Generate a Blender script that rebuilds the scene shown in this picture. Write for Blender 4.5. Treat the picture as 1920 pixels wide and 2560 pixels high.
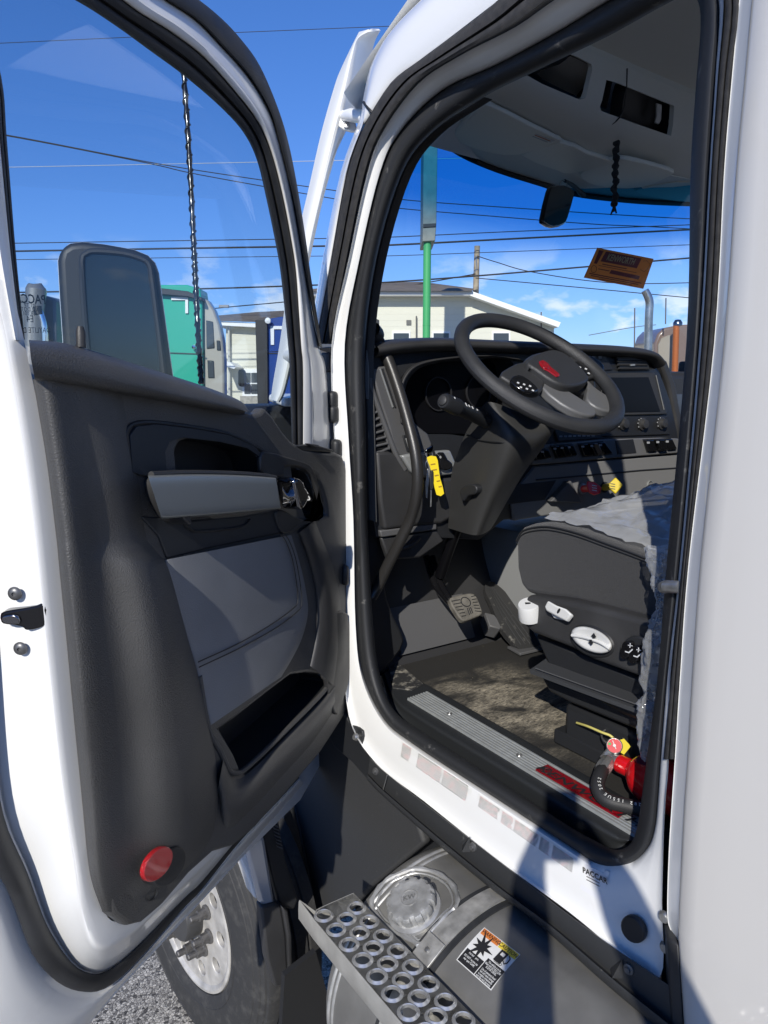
import bpy, bmesh, math, random
from mathutils import Vector as V, Matrix
random.seed(7)
for _o in list(bpy.data.objects): bpy.data.objects.remove(_o)
SC = bpy.context.scene
COL = SC.collection
R = math.radians

# ------------------------------------------------------------------ camera
# truck frame: +Y forward, +X into the cab from the driver's side, Z up, cab skin at X = 0
FPX, PSI, HORY, CAMD, CAMH = 1900.0, R(34.5), 950.0, 1.10, 2.40
TH = math.atan((1280 - HORY) / FPX)
CAM = V((-CAMD, 0, CAMH))
FW = V((math.sin(PSI) * math.cos(TH), math.cos(PSI) * math.cos(TH), -math.sin(TH)))
RT = V((math.cos(PSI), -math.sin(PSI), 0))
UP = RT.cross(FW)
cd = bpy.data.cameras.new('camera'); co = bpy.data.objects.new('camera', cd); COL.objects.link(co)
cd.sensor_fit = 'VERTICAL'; cd.sensor_height = 36; cd.lens = FPX / 2560 * 36
cd.clip_start = 0.02; cd.clip_end = 3000
co.location = CAM
co.rotation_euler = Matrix((RT, UP, -FW)).transposed().to_euler()
SC.camera = co

# ------------------------------------------------------------------ sky, sun, exposure
SUN_AZ, SUN_EL = R(48.5), R(31)          # direction the light travels towards, measured from +Y to +X; height of the sun
w = bpy.data.worlds.new('World'); SC.world = w; w.use_nodes = True
nt = w.node_tree; nt.nodes.clear()
out = nt.nodes.new('ShaderNodeOutputWorld'); bg = nt.nodes.new('ShaderNodeBackground')
sky = nt.nodes.new('ShaderNodeTexSky'); sky.sky_type = 'NISHITA'; sky.sun_disc = False
sky.sun_elevation = SUN_EL; sky.sun_rotation = SUN_AZ + math.pi
sky.altitude = 200; sky.air_density = 1.0; sky.dust_density = 0.0; sky.ozone_density = 3.0
hs = nt.nodes.new('ShaderNodeHueSaturation'); hs.inputs['Saturation'].default_value = 1.12; hs.inputs['Hue'].default_value = .5
hs.inputs['Value'].default_value = 1.0
tn = nt.nodes.new('ShaderNodeMix'); tn.data_type = 'RGBA'; tn.blend_type = 'MULTIPLY'; tn.inputs['Factor'].default_value = 1; tn.inputs['B'].default_value = (.80, .90, 1.22, 1)
nt.links.new(sky.outputs[0], tn.inputs['A']); nt.links.new(tn.outputs['Result'], hs.inputs['Color'])
tc = nt.nodes.new('ShaderNodeTexCoord'); sep = nt.nodes.new('ShaderNodeSeparateXYZ')
nt.links.new(tc.outputs['Generated'], sep.inputs[0])
mp = nt.nodes.new('ShaderNodeMapping'); mp.inputs['Scale'].default_value = (1, 1, 2.2); mp.inputs['Location'].default_value = (.37, .12, .1)
nt.links.new(tc.outputs['Generated'], mp.inputs[0])
nz = nt.nodes.new('ShaderNodeTexNoise'); nz.inputs['Scale'].default_value = 9.0; nz.inputs['Detail'].default_value = 8; nz.inputs['Roughness'].default_value = .55
nt.links.new(mp.outputs[0], nz.inputs['Vector'])
r1 = nt.nodes.new('ShaderNodeMapRange'); r1.inputs[1].default_value = .55; r1.inputs[2].default_value = .64
nt.links.new(nz.outputs['Fac'], r1.inputs[0])
r2 = nt.nodes.new('ShaderNodeMapRange'); r2.inputs[1].default_value = .17; r2.inputs[2].default_value = .05   # low cumulus only, near the horizon all round
nt.links.new(sep.outputs['Z'], r2.inputs[0])
mu = nt.nodes.new('ShaderNodeMath'); mu.operation = 'MULTIPLY'
nt.links.new(r1.outputs[0], mu.inputs[0]); nt.links.new(r2.outputs[0], mu.inputs[1])
mx = nt.nodes.new('ShaderNodeMix'); mx.data_type = 'RGBA'
gm = nt.nodes.new('ShaderNodeGamma'); gm.inputs[1].default_value = .8; nt.links.new(hs.outputs[0], gm.inputs[0])
t2n = nt.nodes.new('ShaderNodeMix'); t2n.data_type = 'RGBA'; t2n.blend_type = 'MULTIPLY'; t2n.inputs['Factor'].default_value = 1; t2n.inputs['B'].default_value = (.90, 1.08, 1.36, 1)
nt.links.new(gm.outputs[0], t2n.inputs['A'])
nt.links.new(mu.outputs[0], mx.inputs['Factor']); nt.links.new(t2n.outputs['Result'], mx.inputs['A'])
mx.inputs['B'].default_value = (8.2, 8.5, 8.9, 1)
nt.links.new(mx.outputs['Result'], bg.inputs['Color']); bg.inputs['Strength'].default_value = 0.079
nt.links.new(bg.outputs[0], out.inputs[0])
sl = bpy.data.lights.new('sun', 'SUN'); sl.energy = 3.0; sl.angle = R(.53); sl.color = (1, .955, .88)
so = bpy.data.objects.new('sun', sl); COL.objects.link(so); so.location = (-6, -6, 8)
SUND = V((math.sin(SUN_AZ) * math.cos(SUN_EL), math.cos(SUN_AZ) * math.cos(SUN_EL), -math.sin(SUN_EL)))
so.rotation_euler = SUND.to_track_quat('-Z', 'Y').to_euler()
vs = SC.view_settings
vs.view_transform = 'Standard'; vs.look = 'None'; vs.exposure = 0.70; vs.gamma = 1; vs.use_curve_mapping = False
SC.cycles.max_bounces = 8; SC.cycles.transparent_max_bounces = 16; SC.cycles.caustics_reflective = False; SC.cycles.caustics_refractive = False

# ------------------------------------------------------------------ picture point -> place
def ray(px, py): return FW + RT * ((px - 960) / FPX) - UP * ((py - 1280) / FPX)
def onp(px, py, p, n):
    d = ray(px, py); return CAM + d * ((V(p) - CAM).dot(n) / d.dot(n))
def onX(px, py, X): return onp(px, py, (X, 0, 0), V((1, 0, 0)))
def onY(px, py, Y): return onp(px, py, (0, Y, 0), V((0, 1, 0)))
def onZ(px, py, Z): return onp(px, py, (0, 0, Z), V((0, 0, 1)))
def dep(px, py, d): return CAM + ray(px, py) * d
PHI = R(54)                                                    # how far the door stands open
DU = V((-math.sin(PHI), -math.cos(PHI), 0)); DN = V((math.cos(PHI), -math.sin(PHI), 0)); DH = V((0, 1.83, 0))
def dp(px, py, w=0): return onp(px, py, DH + DN * w, DN)
def XP(X): return lambda a, b: onX(a, b, X)
def YP(Y): return lambda a, b: onY(a, b, Y)
def ZP(Z): return lambda a, b: onZ(a, b, Z)
def DP(w): return lambda a, b: dp(a, b, w)
def PP(p, n): return lambda a, b: onp(a, b, p, n)

# ------------------------------------------------------------------ materials
MATS = {}
def mat(name, col=(.5, .5, .5), rough=.5, metal=0., bump=None, var=None, spec=.5, coat=0., coat_r=.05, trans=None, dirt=None, sheen=0., scr=None):
    """bump=(scale,strength[,stretch]); var=(scale,amount); dirt=(scale,lo,hi,colour)"""
    if name in MATS: return MATS[name]
    m = bpy.data.materials.new(name); m.use_nodes = True; MATS[name] = m
    t = m.node_tree; b = t.nodes['Principled BSDF']; L = t.links.new
    b.inputs['Base Color'].default_value = (*col, 1); b.inputs['Roughness'].default_value = rough; b.inputs['Metallic'].default_value = metal
    b.inputs['Specular IOR Level'].default_value = spec; b.inputs['Coat Weight'].default_value = coat; b.inputs['Coat Roughness'].default_value = coat_r
    b.inputs['Sheen Weight'].default_value = sheen
    tcn = t.nodes.new('ShaderNodeTexCoord')
    colout = None
    if var:
        n = t.nodes.new('ShaderNodeTexNoise'); n.inputs['Scale'].default_value = var[0]; n.inputs['Detail'].default_value = 6; L(tcn.outputs['Object'], n.inputs['Vector'])
        mr = t.nodes.new('ShaderNodeMapRange'); mr.inputs[1].default_value = .3; mr.inputs[2].default_value = .7
        mr.inputs[3].default_value = 1 - var[1]; mr.inputs[4].default_value = 1 + var[1]; L(n.outputs['Fac'], mr.inputs[0])
        mm = t.nodes.new('ShaderNodeVectorMath'); mm.operation = 'MULTIPLY'; mm.inputs[0].default_value = col
        L(mr.outputs[0], mm.inputs[1]); colout = mm.outputs[0]
        rr = t.nodes.new('ShaderNodeMapRange'); rr.inputs[1].default_value = .3; rr.inputs[2].default_value = .7
        rr.inputs[3].default_value = max(.02, rough * .85); rr.inputs[4].default_value = min(1, rough * 1.2); L(n.outputs['Fac'], rr.inputs[0]); L(rr.outputs[0], b.inputs['Roughness'])
    if dirt:
        n = t.nodes.new('ShaderNodeTexNoise'); n.inputs['Scale'].default_value = dirt[0]; n.inputs['Detail'].default_value = 10; n.inputs['Roughness'].default_value = .65; L(tcn.outputs['Object'], n.inputs['Vector'])
        mr = t.nodes.new('ShaderNodeMapRange'); mr.inputs[1].default_value = dirt[1]; mr.inputs[2].default_value = dirt[2]; L(n.outputs['Fac'], mr.inputs[0])
        mxn = t.nodes.new('ShaderNodeMix'); mxn.data_type = 'RGBA'; L(mr.outputs[0], mxn.inputs['Factor'])
        if colout: L(colout, mxn.inputs['A'])
        else: mxn.inputs['A'].default_value = (*col, 1)
        mxn.inputs['B'].default_value = (*dirt[3], 1); colout = mxn.outputs['Result']
    if colout: L(colout, b.inputs['Base Color'])
    if bump:
        n = t.nodes.new('ShaderNodeTexNoise'); n.inputs['Scale'].default_value = bump[0]; n.inputs['Detail'].default_value = 3
        if len(bump) > 2:
            mpn = t.nodes.new('ShaderNodeMapping'); mpn.inputs['Scale'].default_value = bump[2]; L(tcn.outputs['Object'], mpn.inputs[0]); L(mpn.outputs[0], n.inputs['Vector'])
        else: L(tcn.outputs['Object'], n.inputs['Vector'])
        bn = t.nodes.new('ShaderNodeBump'); bn.inputs['Strength'].default_value = bump[1]; bn.inputs['Distance'].default_value = .002
        L(n.outputs['Fac'], bn.inputs['Height']); L(bn.outputs[0], b.inputs['Normal'])
    return m
def glassmat(name, tint, refl=1.0, rough=0.0, ior=1.45, band=None):
    if name in MATS: return MATS[name]
    m = bpy.data.materials.new(name); m.use_nodes = True; MATS[name] = m
    t = m.node_tree; t.nodes.clear(); L = t.links.new
    o = t.nodes.new('ShaderNodeOutputMaterial'); tr = t.nodes.new('ShaderNodeBsdfTransparent'); gl = t.nodes.new('ShaderNodeBsdfGlossy')
    fr = t.nodes.new('ShaderNodeFresnel'); fr.inputs[0].default_value = ior; mxs = t.nodes.new('ShaderNodeMixShader')
    gl.inputs['Roughness'].default_value = rough; gl.inputs['Color'].default_value = (1, 1, 1, 1); tr.inputs[0].default_value = (*tint, 1)
    ge = t.nodes.new('ShaderNodeNewGeometry'); im = t.nodes.new('ShaderNodeMix'); im.inputs['A'].default_value = ior; im.inputs['B'].default_value = 1 / ior; L(ge.outputs['Backfacing'], im.inputs['Factor']); L(im.outputs['Result'], fr.inputs[0])
    ml = t.nodes.new('ShaderNodeMath'); ml.operation = 'MULTIPLY'; ml.inputs[1].default_value = refl; L(fr.outputs[0], ml.inputs[0])
    L(ml.outputs[0], mxs.inputs[0]); L(tr.outputs[0], mxs.inputs[1]); L(gl.outputs[0], mxs.inputs[2]); L(mxs.outputs[0], o.inputs[0])
    if band:   # tinted shade band printed along the top of the pane: (z0, z1, colour)
        tcn = t.nodes.new('ShaderNodeTexCoord'); sp = t.nodes.new('ShaderNodeSeparateXYZ'); L(tcn.outputs['Object'], sp.inputs[0])
        mr = t.nodes.new('ShaderNodeMapRange'); mr.inputs[1].default_value = band[0]; mr.inputs[2].default_value = band[1]; mr.interpolation_type = 'SMOOTHSTEP'; L(sp.outputs['Z'], mr.inputs[0])
        mc = t.nodes.new('ShaderNodeMix'); mc.data_type = 'RGBA'; L(mr.outputs[0], mc.inputs['Factor']); mc.inputs['A'].default_value = (*tint, 1); mc.inputs['B'].default_value = (*band[2], 1)
        L(mc.outputs['Result'], tr.inputs[0])
    return m
WHITE = mat('white_paint', (.80, .80, .78), .28, coat=.5, coat_r=.04, bump=(3, .03), dirt=(5, .62, .9, (.66, .65, .62)))
WHITE2 = mat('white_plastic', (.72, .72, .69), .4)
RUB = mat('black_rubber', (.022, .023, .025), .62, bump=(700, .12), var=(14, .3))
FUZZ = mat('flocked_rubber', (.030, .029, .029), .9, bump=(900, .5), var=(60, .4))
SCUFF = mat('scuffed_rubber', (.020, .021, .023), .6, bump=(500, .15), dirt=(26, .60, .72, (.16, .155, .145)))
PLAS = mat('black_plastic', (.032, .032, .033), .48, bump=(900, .25), var=(8, .15))
PLASD = mat('dark_plastic', (.016, .017, .019), .5, bump=(900, .2))
GLOSSB = mat('gloss_black', (.007, .007, .008), .14, coat=.2, spec=.4)
LENS = mat('dark_lens', (.004, .004, .005), .3, spec=.15)
SILV = mat('silver_plastic', (.30, .31, .31), .38, metal=.35, bump=(500, .05))
GREYP = mat('grey_plastic', (.085, .085, .087), .5, bump=(800, .25))
LGREY = mat('light_grey_trim', (.22, .225, .225), .55, bump=(700, .2))
LEATH = mat('charcoal_leatherette', (.066, .065, .063), .46, bump=(380, .7), var=(5, .18), dirt=(7, .60, .95, (.10, .098, .094)))
GLEATH = mat('grey_leatherette', (.19, .198, .21), .5, bump=(420, .35), var=(6, .1))
FAB = mat('seat_fabric', (.030, .030, .031), .95, bump=(1500, .9), var=(900, .6), sheen=.15)
HEADL = mat('headliner', (.68, .685, .645), .9, bump=(900, .06))
VISOR = mat('visor_vinyl', (.78, .78, .71), .75, bump=(600, .05))
CHROME = mat('chrome', (.75, .75, .76), .06, metal=1)
DCHROME = mat('dark_chrome', (.22, .22, .23), .07, metal=1)
ALU = mat('mill_aluminium', (.42, .42, .41), .40, metal=.6, bump=(60, .25), var=(22, .22))
ALUB = mat('brushed_aluminium', (.34, .355, .35), .42, metal=.35, bump=(250, .12, (1, 12, 1)), var=(40, .08))
ALUT = mat('dusty_tank_aluminium', (.25, .245, .23), .40, metal=.5, bump=(40, .12), var=(9, .2), dirt=(30, .66, .80, (.34, .33, .31)))
STEEL = mat('steel', (.40, .40, .39), .34, metal=.8, var=(60, .25))

# ------------------------------------------------------------------ geometry helpers
WM = {}
def attach(o, parent):
    if parent is not None:
        o.parent = parent; o.matrix_parent_inverse = WM.get(parent.name, Matrix()).inverted()
def empty(name, loc, label, cat, group=None):
    o = bpy.data.objects.new(name, None); COL.objects.link(o); o.location = loc; o.empty_display_size = .1
    WM[o.name] = Matrix.Translation(V(loc)); o['label'] = label; o['category'] = cat
    if group: o['group'] = group
    return o
def tag(o, label, cat, group=None, kind=None):
    if label: o['label'] = label
    if cat: o['category'] = cat
    if group: o['group'] = group
    if kind: o['kind'] = kind
    return o
def link(name, me, m, parent=None, angle=35, bevel=0, seg=2, sub=0, solid=0, off=0):
    me.materials.clear()
    for k in (m if isinstance(m, (list, tuple)) else [m]): me.materials.append(k)
    o = bpy.data.objects.new(name, me); COL.objects.link(o)
    me.shade_smooth(); me.set_sharp_from_angle(angle=R(angle))
    if solid:
        s = o.modifiers.new('solid', 'SOLIDIFY'); s.thickness = solid; s.offset = off
        e_ = o.modifiers.new('split', 'EDGE_SPLIT'); e_.split_angle = R(angle)
    if bevel:
        b = o.modifiers.new('bevel', 'BEVEL'); b.width = bevel; b.segments = seg; b.limit_method = 'ANGLE'; b.angle_limit = R(35); b.harden_normals = False
    if sub:
        s = o.modifiers.new('sub', 'SUBSURF'); s.levels = sub; s.render_levels = sub
    attach(o, parent); return o
def mesh(name, vs_, fs, m, parent=None, **k):
    me = bpy.data.meshes.new(name); me.from_pydata([tuple(v) for v in vs_], [], fs); me.validate(); me.update()
    return link(name, me, m, parent, **k)
def cr(pts, n=6, closed=False):
    """Catmull-Rom through points (any vectors), n steps per span"""
    pts = [V(p) for p in pts]; N = len(pts); o = []
    spans = N if closed else N - 1
    for i in range(spans):
        g = lambda j: pts[j % N] if closed else pts[max(0, min(N - 1, j))]
        a, b, c, d = g(i - 1), g(i), g(i + 1), g(i + 2)
        if not closed and i == 0: a = b * 2 - c
        if not closed and i == spans - 1: d = c * 2 - b
        for k in range(n):
            t = k / n
            o.append(.5 * ((2 * b) + (c - a) * t + (2 * a - 5 * b + 4 * c - d) * t * t + (3 * b - a - 3 * c + d) * t ** 3))
    if not closed: o.append(pts[-1].copy())
    return o
def loft(name, rows, m, parent=None, nu=5, nv=3, cu=False, cv=False, flat_v=False, **k):
    """smooth surface through rows of points (equal length); cu closes each row, cv closes the row sequence"""
    rr = [cr(r, nu, cu) for r in rows]
    cols = [cr([r[i] for r in rr], 1 if flat_v else nv, cv) for i in range(len(rr[0]))]
    nr, nc = len(cols[0]), len(cols)
    vs_ = [cols[c][r] for r in range(nr) for c in range(nc)]
    fs = []
    for r in range(nr if cv else nr - 1):
        for c in range(nc if cu else nc - 1):
            r2, c2 = (r + 1) % nr, (c + 1) % nc
            fs.append((r * nc + c, r * nc + c2, r2 * nc + c2, r2 * nc + c))
    return mesh(name, vs_, fs, m, parent, **{**dict(angle=50), **k})
def prism_me(outline, vec, holes=()):
    bm = bmesh.new(); es = []
    for lp in [outline] + list(holes):
        vv = [bm.verts.new(p) for p in lp]
        for i in range(len(vv)): es.append(bm.edges.new((vv[i], vv[(i + 1) % len(vv)])))
    if holes:
        bmesh.ops.triangle_fill(bm, use_beauty=True, use_dissolve=False, edges=es)
    else:
        bm.faces.new([v for v in bm.verts])
    r = bmesh.ops.extrude_face_region(bm, geom=bm.faces[:])
    bmesh.ops.translate(bm, vec=vec, verts=[g for g in r['geom'] if isinstance(g, bmesh.types.BMVert)])
    bmesh.ops.recalc_face_normals(bm, faces=bm.faces[:])
    me = bpy.data.meshes.new('m'); bm.to_mesh(me); bm.free(); return me
def prism(name, px, proj, vec, m, parent=None, holes=(), sm=0, hsm=0, bevel=0, seg=2, **k):
    """outline of picture points laid on a real plane (proj) and given thickness vec; sm smooths the outline"""
    f = lambda L, s: cr([proj(*p) for p in L], s, True) if s else [proj(*p) for p in L]
    me = prism_me(f(px, sm), V(vec), [f(h, hsm) for h in holes]); me.name = name
    return link(name, me, m, parent, bevel=bevel, seg=seg, **k)
def frames(pts, closed=False):
    n = len(pts); T = []
    for i in range(n):
        a = pts[i - 1] if (i or closed) else pts[0]; b = pts[(i + 1) % n] if (i < n - 1 or closed) else pts[-1]
        T.append((b - a).normalized())
    u = T[0].orthogonal().normalized(); U = []
    for t in T:
        u = (u - t * u.dot(t)); u = u.normalized() if u.length > 1e-6 else t.orthogonal().normalized(); U.append(u.copy())
    return T, U
def tube(name, pts, r, m, parent=None, seg=12, closed=False, cap=True, sq=None, **k):
    pts = [V(p) for p in pts]; n = len(pts); T, U = frames(pts, closed)
    rs = r if isinstance(r, (list, tuple)) else [r] * n
    if len(rs) != n: rs = [rs[min(len(rs) - 1, int(i * (len(rs) - 1) / (n - 1)))] + (rs[min(len(rs) - 1, int(i * (len(rs) - 1) / (n - 1)) + 1)] - rs[min(len(rs) - 1, int(i * (len(rs) - 1) / (n - 1)))]) * ((i * (len(rs) - 1) / (n - 1)) % 1) for i in range(n)]
    vs_, fs = [], []
    for i in range(n):
        b = T[i].cross(U[i])
        for s in range(seg):
            a = 2 * math.pi * s / seg; vs_.append(pts[i] + (U[i] * math.cos(a) + b * math.sin(a)) * rs[i])
    for i in range(n if closed else n - 1):
        j = (i + 1) % n
        for s in range(seg):
            s2 = (s + 1) % seg; fs.append((i * seg + s, i * seg + s2, j * seg + s2, j * seg + s))
    if cap and not closed:
        fs.append(tuple(range(seg))[::-1]); fs.append(tuple((n - 1) * seg + s for s in range(seg)))
    return mesh(name, vs_, fs, m, parent, **k)
def lathe_me(profile, org=(0, 0, 0), axis=(0, 0, 1), seg=24, xd=None, wob=None):
    """profile: (radius, height along the axis) pairs"""
    org, ax = V(org), V(axis).normalized(); u = (V(xd) if xd else ax.orthogonal()).normalized(); b = ax.cross(u)
    vs_, fs = [], []
    for i, (r, h) in enumerate(profile):
        for s in range(seg):
            a = 2 * math.pi * s / seg; q = r * (wob(a, i) if wob else 1); vs_.append(org + ax * h + (u * math.cos(a) + b * math.sin(a)) * q)
    for i in range(len(profile) - 1):
        for s in range(seg):
            s2 = (s + 1) % seg; fs.append((i * seg + s, i * seg + s2, (i + 1) * seg + s2, (i + 1) * seg + s))
    me = bpy.data.meshes.new('m'); me.from_pydata([tuple(v) for v in vs_], [], fs); me.validate(); me.update(); return me
def lathe(name, profile, org, axis, m, parent=None, seg=24, xd=None, wob=None, **k):
    me = lathe_me(profile, org, axis, seg, xd, wob); me.name = name; return link(name, me, m, parent, **k)
def box(name, c, ax, size, m, parent=None, bevel=.003, **k):
    """box at centre c with axes ax=(x,y,z) or None and full size"""
    X, Y, Z = [V(a).normalized() for a in ax] if ax else (V((1, 0, 0)), V((0, 1, 0)), V((0, 0, 1)))
    h = [s / 2 for s in size]; c = V(c)
    vs_ = [c + X * (h[0] * i) + Y * (h[1] * j) + Z * (h[2] * l) for i in (-1, 1) for j in (-1, 1) for l in (-1, 1)]
    fs = [(0, 1, 3, 2), (4, 6, 7, 5), (0, 4, 5, 1), (2, 3, 7, 6), (0, 2, 6, 4), (1, 5, 7, 3)]
    bm = bmesh.new(); vv = [bm.verts.new(v) for v in vs_]
    for f in fs: bm.faces.new([vv[i] for i in f])
    bmesh.ops.recalc_face_normals(bm, faces=bm.faces[:])
    me = bpy.data.meshes.new(name); bm.to_mesh(me); bm.free()
    return link(name, me, m, parent, bevel=bevel, **k)
def copy(o, parent, mw=None, loc=None):
    c = o.copy(); COL.objects.link(c)
    if loc is not None: c.location = loc
    if mw is not None: c.matrix_basis = mw
    attach(c, parent); return c
def text(name, s, org, xd, yd, h, m, parent=None, ext=.0006, al='CENTER', sx=1.0, shear=0, bold=0):
    """printed lettering: org is the middle of the line, xd reading direction, yd up, h cap height"""
    cu = bpy.data.curves.new('t', 'FONT'); cu.body = s; cu.align_x = al; cu.align_y = 'CENTER'; cu.size = 1; cu.resolution_u = 2; cu.extrude = 0; cu.shear = shear; cu.offset = bold
    to = bpy.data.objects.new('t', cu); COL.objects.link(to)
    me = bpy.data.meshes.new_from_object(to.evaluated_get(bpy.context.evaluated_depsgraph_get()))
    bpy.data.objects.remove(to); bpy.data.curves.remove(cu)
    x, y = V(xd).normalized(), V(yd).normalized(); z = x.cross(y); sc = h / .7
    for v in me.vertices: v.co = V(org) + x * (v.co.x * sc * sx) + y * (v.co.y * sc) + z * ext
    me.name = name; return link(name, me, m, parent)
def carve(o, cutters):
    """cut openings for real: boolean difference, applied"""
    for c in cutters:
        b = o.modifiers.new('b', 'BOOLEAN'); b.operation = 'DIFFERENCE'; b.object = c; b.solver = 'EXACT'
    bpy.context.view_layer.update()
    dg = bpy.context.evaluated_depsgraph_get(); me = bpy.data.meshes.new_from_object(o.evaluated_get(dg))
    o.modifiers.clear(); o.data = me; me.shade_smooth(); me.set_sharp_from_angle(angle=R(35))
    for c in cutters: bpy.data.objects.remove(c)
    return o
def shift(L, dx=0, dy=0): return [(a + dx, b + dy) for a, b in L]
def rr(cx, cy, w_, h_, rad=.3, ang=0, sk=0):
    """rounded rectangle in picture points"""
    o = []; rx = min(w_, h_) / 2 * rad * 2 * .5
    for sx_, sy_, a0 in ((1, -1, -90), (1, 1, 0), (-1, 1, 90), (-1, -1, 180)):
        for k in range(4):
            a = R(a0 + k * 30); x = sx_ * (w_ / 2 - rx) + rx * math.cos(a); y = sy_ * (h_ / 2 - rx) + rx * math.sin(a)
            x += sk * y; o.append((cx + x * math.cos(R(ang)) - y * math.sin(R(ang)), cy + x * math.sin(R(ang)) + y * math.cos(R(ang))))
    return o
def ell(cx, cy, a, b, ang=0, n=20):
    return [(cx + a * math.cos(t) * math.cos(R(ang)) - b * math.sin(t) * math.sin(R(ang)), cy + a * math.cos(t) * math.sin(R(ang)) + b * math.sin(t) * math.cos(R(ang))) for t in [2 * math.pi * i / n for i in range(n)]]

# ================================================================== the truck
truck = empty('truck', (1.05, 1.6, 0), 'white heavy truck with its driver door standing open', 'truck')
# closed outlines of the door opening, station by station: up the front pillar, over the header, down the rear pillar, back along the sill
L5 = [(932,1560),(918,1300),(914,1100),(912,860),(942,640),(1004,434),(1080,330),(1207,243),(1343,175),(1515,92),(1660,12),(1725,-14),(1752,40),(1739,234),(1727,430),(1716,860),(1668,1400),(1644,1692),(1617,1898),(1604,2000),(1593,2070),(1574,2112),(1535,2124),(1480,2098),(1425,2067),(1265,1963),(1059,1832),(985,1775),(950,1690)]
L4 = [(891,1560),(886,1300),(874,1100),(864,860),(902,640),(951,434),(1000,330),(1103,227),(1244,160),(1392,80),(1560,-20),(1740,-90),(1796,-10),(1788,200),(1773,430),(1748,860),(1700,1400),(1668,1692),(1652,1898),(1645,2000),(1638,2068),(1620,2120),(1575,2160),(1500,2163),(1425,2118),(1236,1995),(1040,1866),(960,1800),(908,1690)]
L3 = [(856,1560),(846,1300),(836,1100),(829,860),(873,640),(918,434),(957,330),(1045,210),(1158,135),(1290,67),(1450,-35),(1765,-130),(1808,-20),(1794,200),(1778,430),(1754,860),(1706,1400),(1676,1692),(1672,1898),(1664,2000),(1659,2100),(1655,2250),(1650,2443),(1552,2386),(1425,2282),(1236,2143),(1060,2003),(940,1908),(872,1790)]
L1 = [(790,860),(830,640),(867,434),(915,303),(977,207),(1049,150),(1190,45),(1330,-60),(1780,-200),(1850,-20),(1829,200),(1810,430),(1785,860),(1722,1400),(1700,1692),(1686,1898)]
L0A = [(776,860),(815,640),(858,434),(905,303),(913,255),(931,178),(961,117),(1000,66),(1066,0),(1190,-120)]
HDR = {5: .004, 6: .012, 7: .026, 8: .030, 9: .030, 10: .028, 11: .02, 12: .01}    # the header is set deeper than the pillars
def lp(L, X): return [onX(a, b, X) for a, b in L]
def lph(L, X, k=1): return [onX(q[0], q[1], X + k * HDR.get(i, 0)) for i, q in enumerate(L)]
def mixpx(A, B, t): return [(a[0] + (b[0] - a[0]) * t, a[1] + (b[1] - a[1]) * t) for a, b in zip(A, B)]
jamb = loft('door_jamb', [lph(L4, .075), lph(L4, .05), lph(mixpx(L4, L3, .07), .012), lph(mixpx(L4, L3, .85), .0, .1), lp(L3, -.012)], WHITE, truck, cu=True, nv=3)
iseal = loft('door_opening_seal', [lph(L4, .06), lph(mixpx(L4, L5, .02), .025), lph(mixpx(L4, L5, .35), .012), lph(mixpx(L4, L5, .8), .03), lph(mixpx(L4, L5, 1), .06), lph(L5, .11)], SCUFF, truck, cu=True, nv=3)
# outer seal: from the front pillar over the header and down the rear pillar
o3 = L3[3:19]; o3[-1] = (1657, 1898)
loft('outer_seal', [lp(o3, .015), lp(mixpx(o3, L1, .15), -.012), lp(mixpx(o3, L1, .45), -.016), lp(mixpx(o3, L1, .52), -.004), lp(mixpx(o3, L1, .6), -.016), lp(mixpx(o3, L1, .95), -.012), lp(L1, .012)], FUZZ, truck, nv=2)
box('seal_end_block', onX(817, 906, -.005), None, (.02, .04, .055), PLASD, truck, bevel=.006)
# white skin of the front pillar and roof side, wrapping inwards
l1a = [(790,860),(830,640),(867,434),(905,322),(915,303),(977,207),(1049,150),(1120,97),(1240,5),(1330,-60)]
loft('roof_side_skin', [lp(l1a, .004), lp(l1a, -.008), lp(mixpx(l1a, L0A, .55), -.012), lp(L0A, .01), lp(L0A, .16), lp(shift(L0A, 60, 60), .5)], WHITE, truck, nv=3, nu=4)
tube('skin_seam', cr([onX(909, 256, -.004), onX(918, 268, -.012), onX(927, 278, -.012), onX(932, 284, -.008)], 4), .0035, PLASD, truck)
# roof marker hood peeking over the roof edge
prism('roof_marker_hood', [(1036,32),(1050,-8),(1075,-40),(1110,-40),(1075,4)], XP(.25), (.12, .1, 0), PLASD, truck, bevel=.01)
# rear pillar: bright return flange, then the sleeper side
LB1 = [(1850,-20),(1829,200),(1810,430),(1785,860),(1722,1400),(1700,1692),(1687,1898),(1680,2000),(1672,2130),(1668,2280),(1676,2325),(1692,2348)]
LB0 = [(1882,-20),(1862,200),(1841,430),(1810,860),(1752,1400),(1731,1692),(1719,1898),(1712,2000),(1705,2130),(1699,2250),(1697,2310),(1697,2352)]
loft('rear_pillar_flange', [lp(LB1, .02), lp(LB1, -.012), [onX(a, b, -.014) for a, b in mixpx(LB1, LB0, .1)], [onX(a, b, -.035) for a, b in mixpx(LB1, LB0, .9)], [onX(a, b, -.04) for a, b in LB0]], WHITE, truck, nv=3)
lb = [onX(a, b, -.037) for a, b in [(1890,-90)] + LB0 + [(1711,2560),(1722,2800)]]
def back(p, y, x): return V((x, y, p.z))
loft('sleeper_side', [[p + V((.004, .002, 0)) for p in lb], lb, [back(p, p.y - .02, -.046) for p in lb], [back(p, p.y - .1, -.05) for p in lb], [back(p, p.y - .6, -.045) for p in lb], [back(p, -1.6, .0) for p in lb]], mat('sleeper_paint', (.57, .555, .525), .30, coat=.4, coat_r=.06, bump=(2, .04), dirt=(60, .70, .74, (.45, .44, .42))), truck, nv=3, nu=3)
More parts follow.
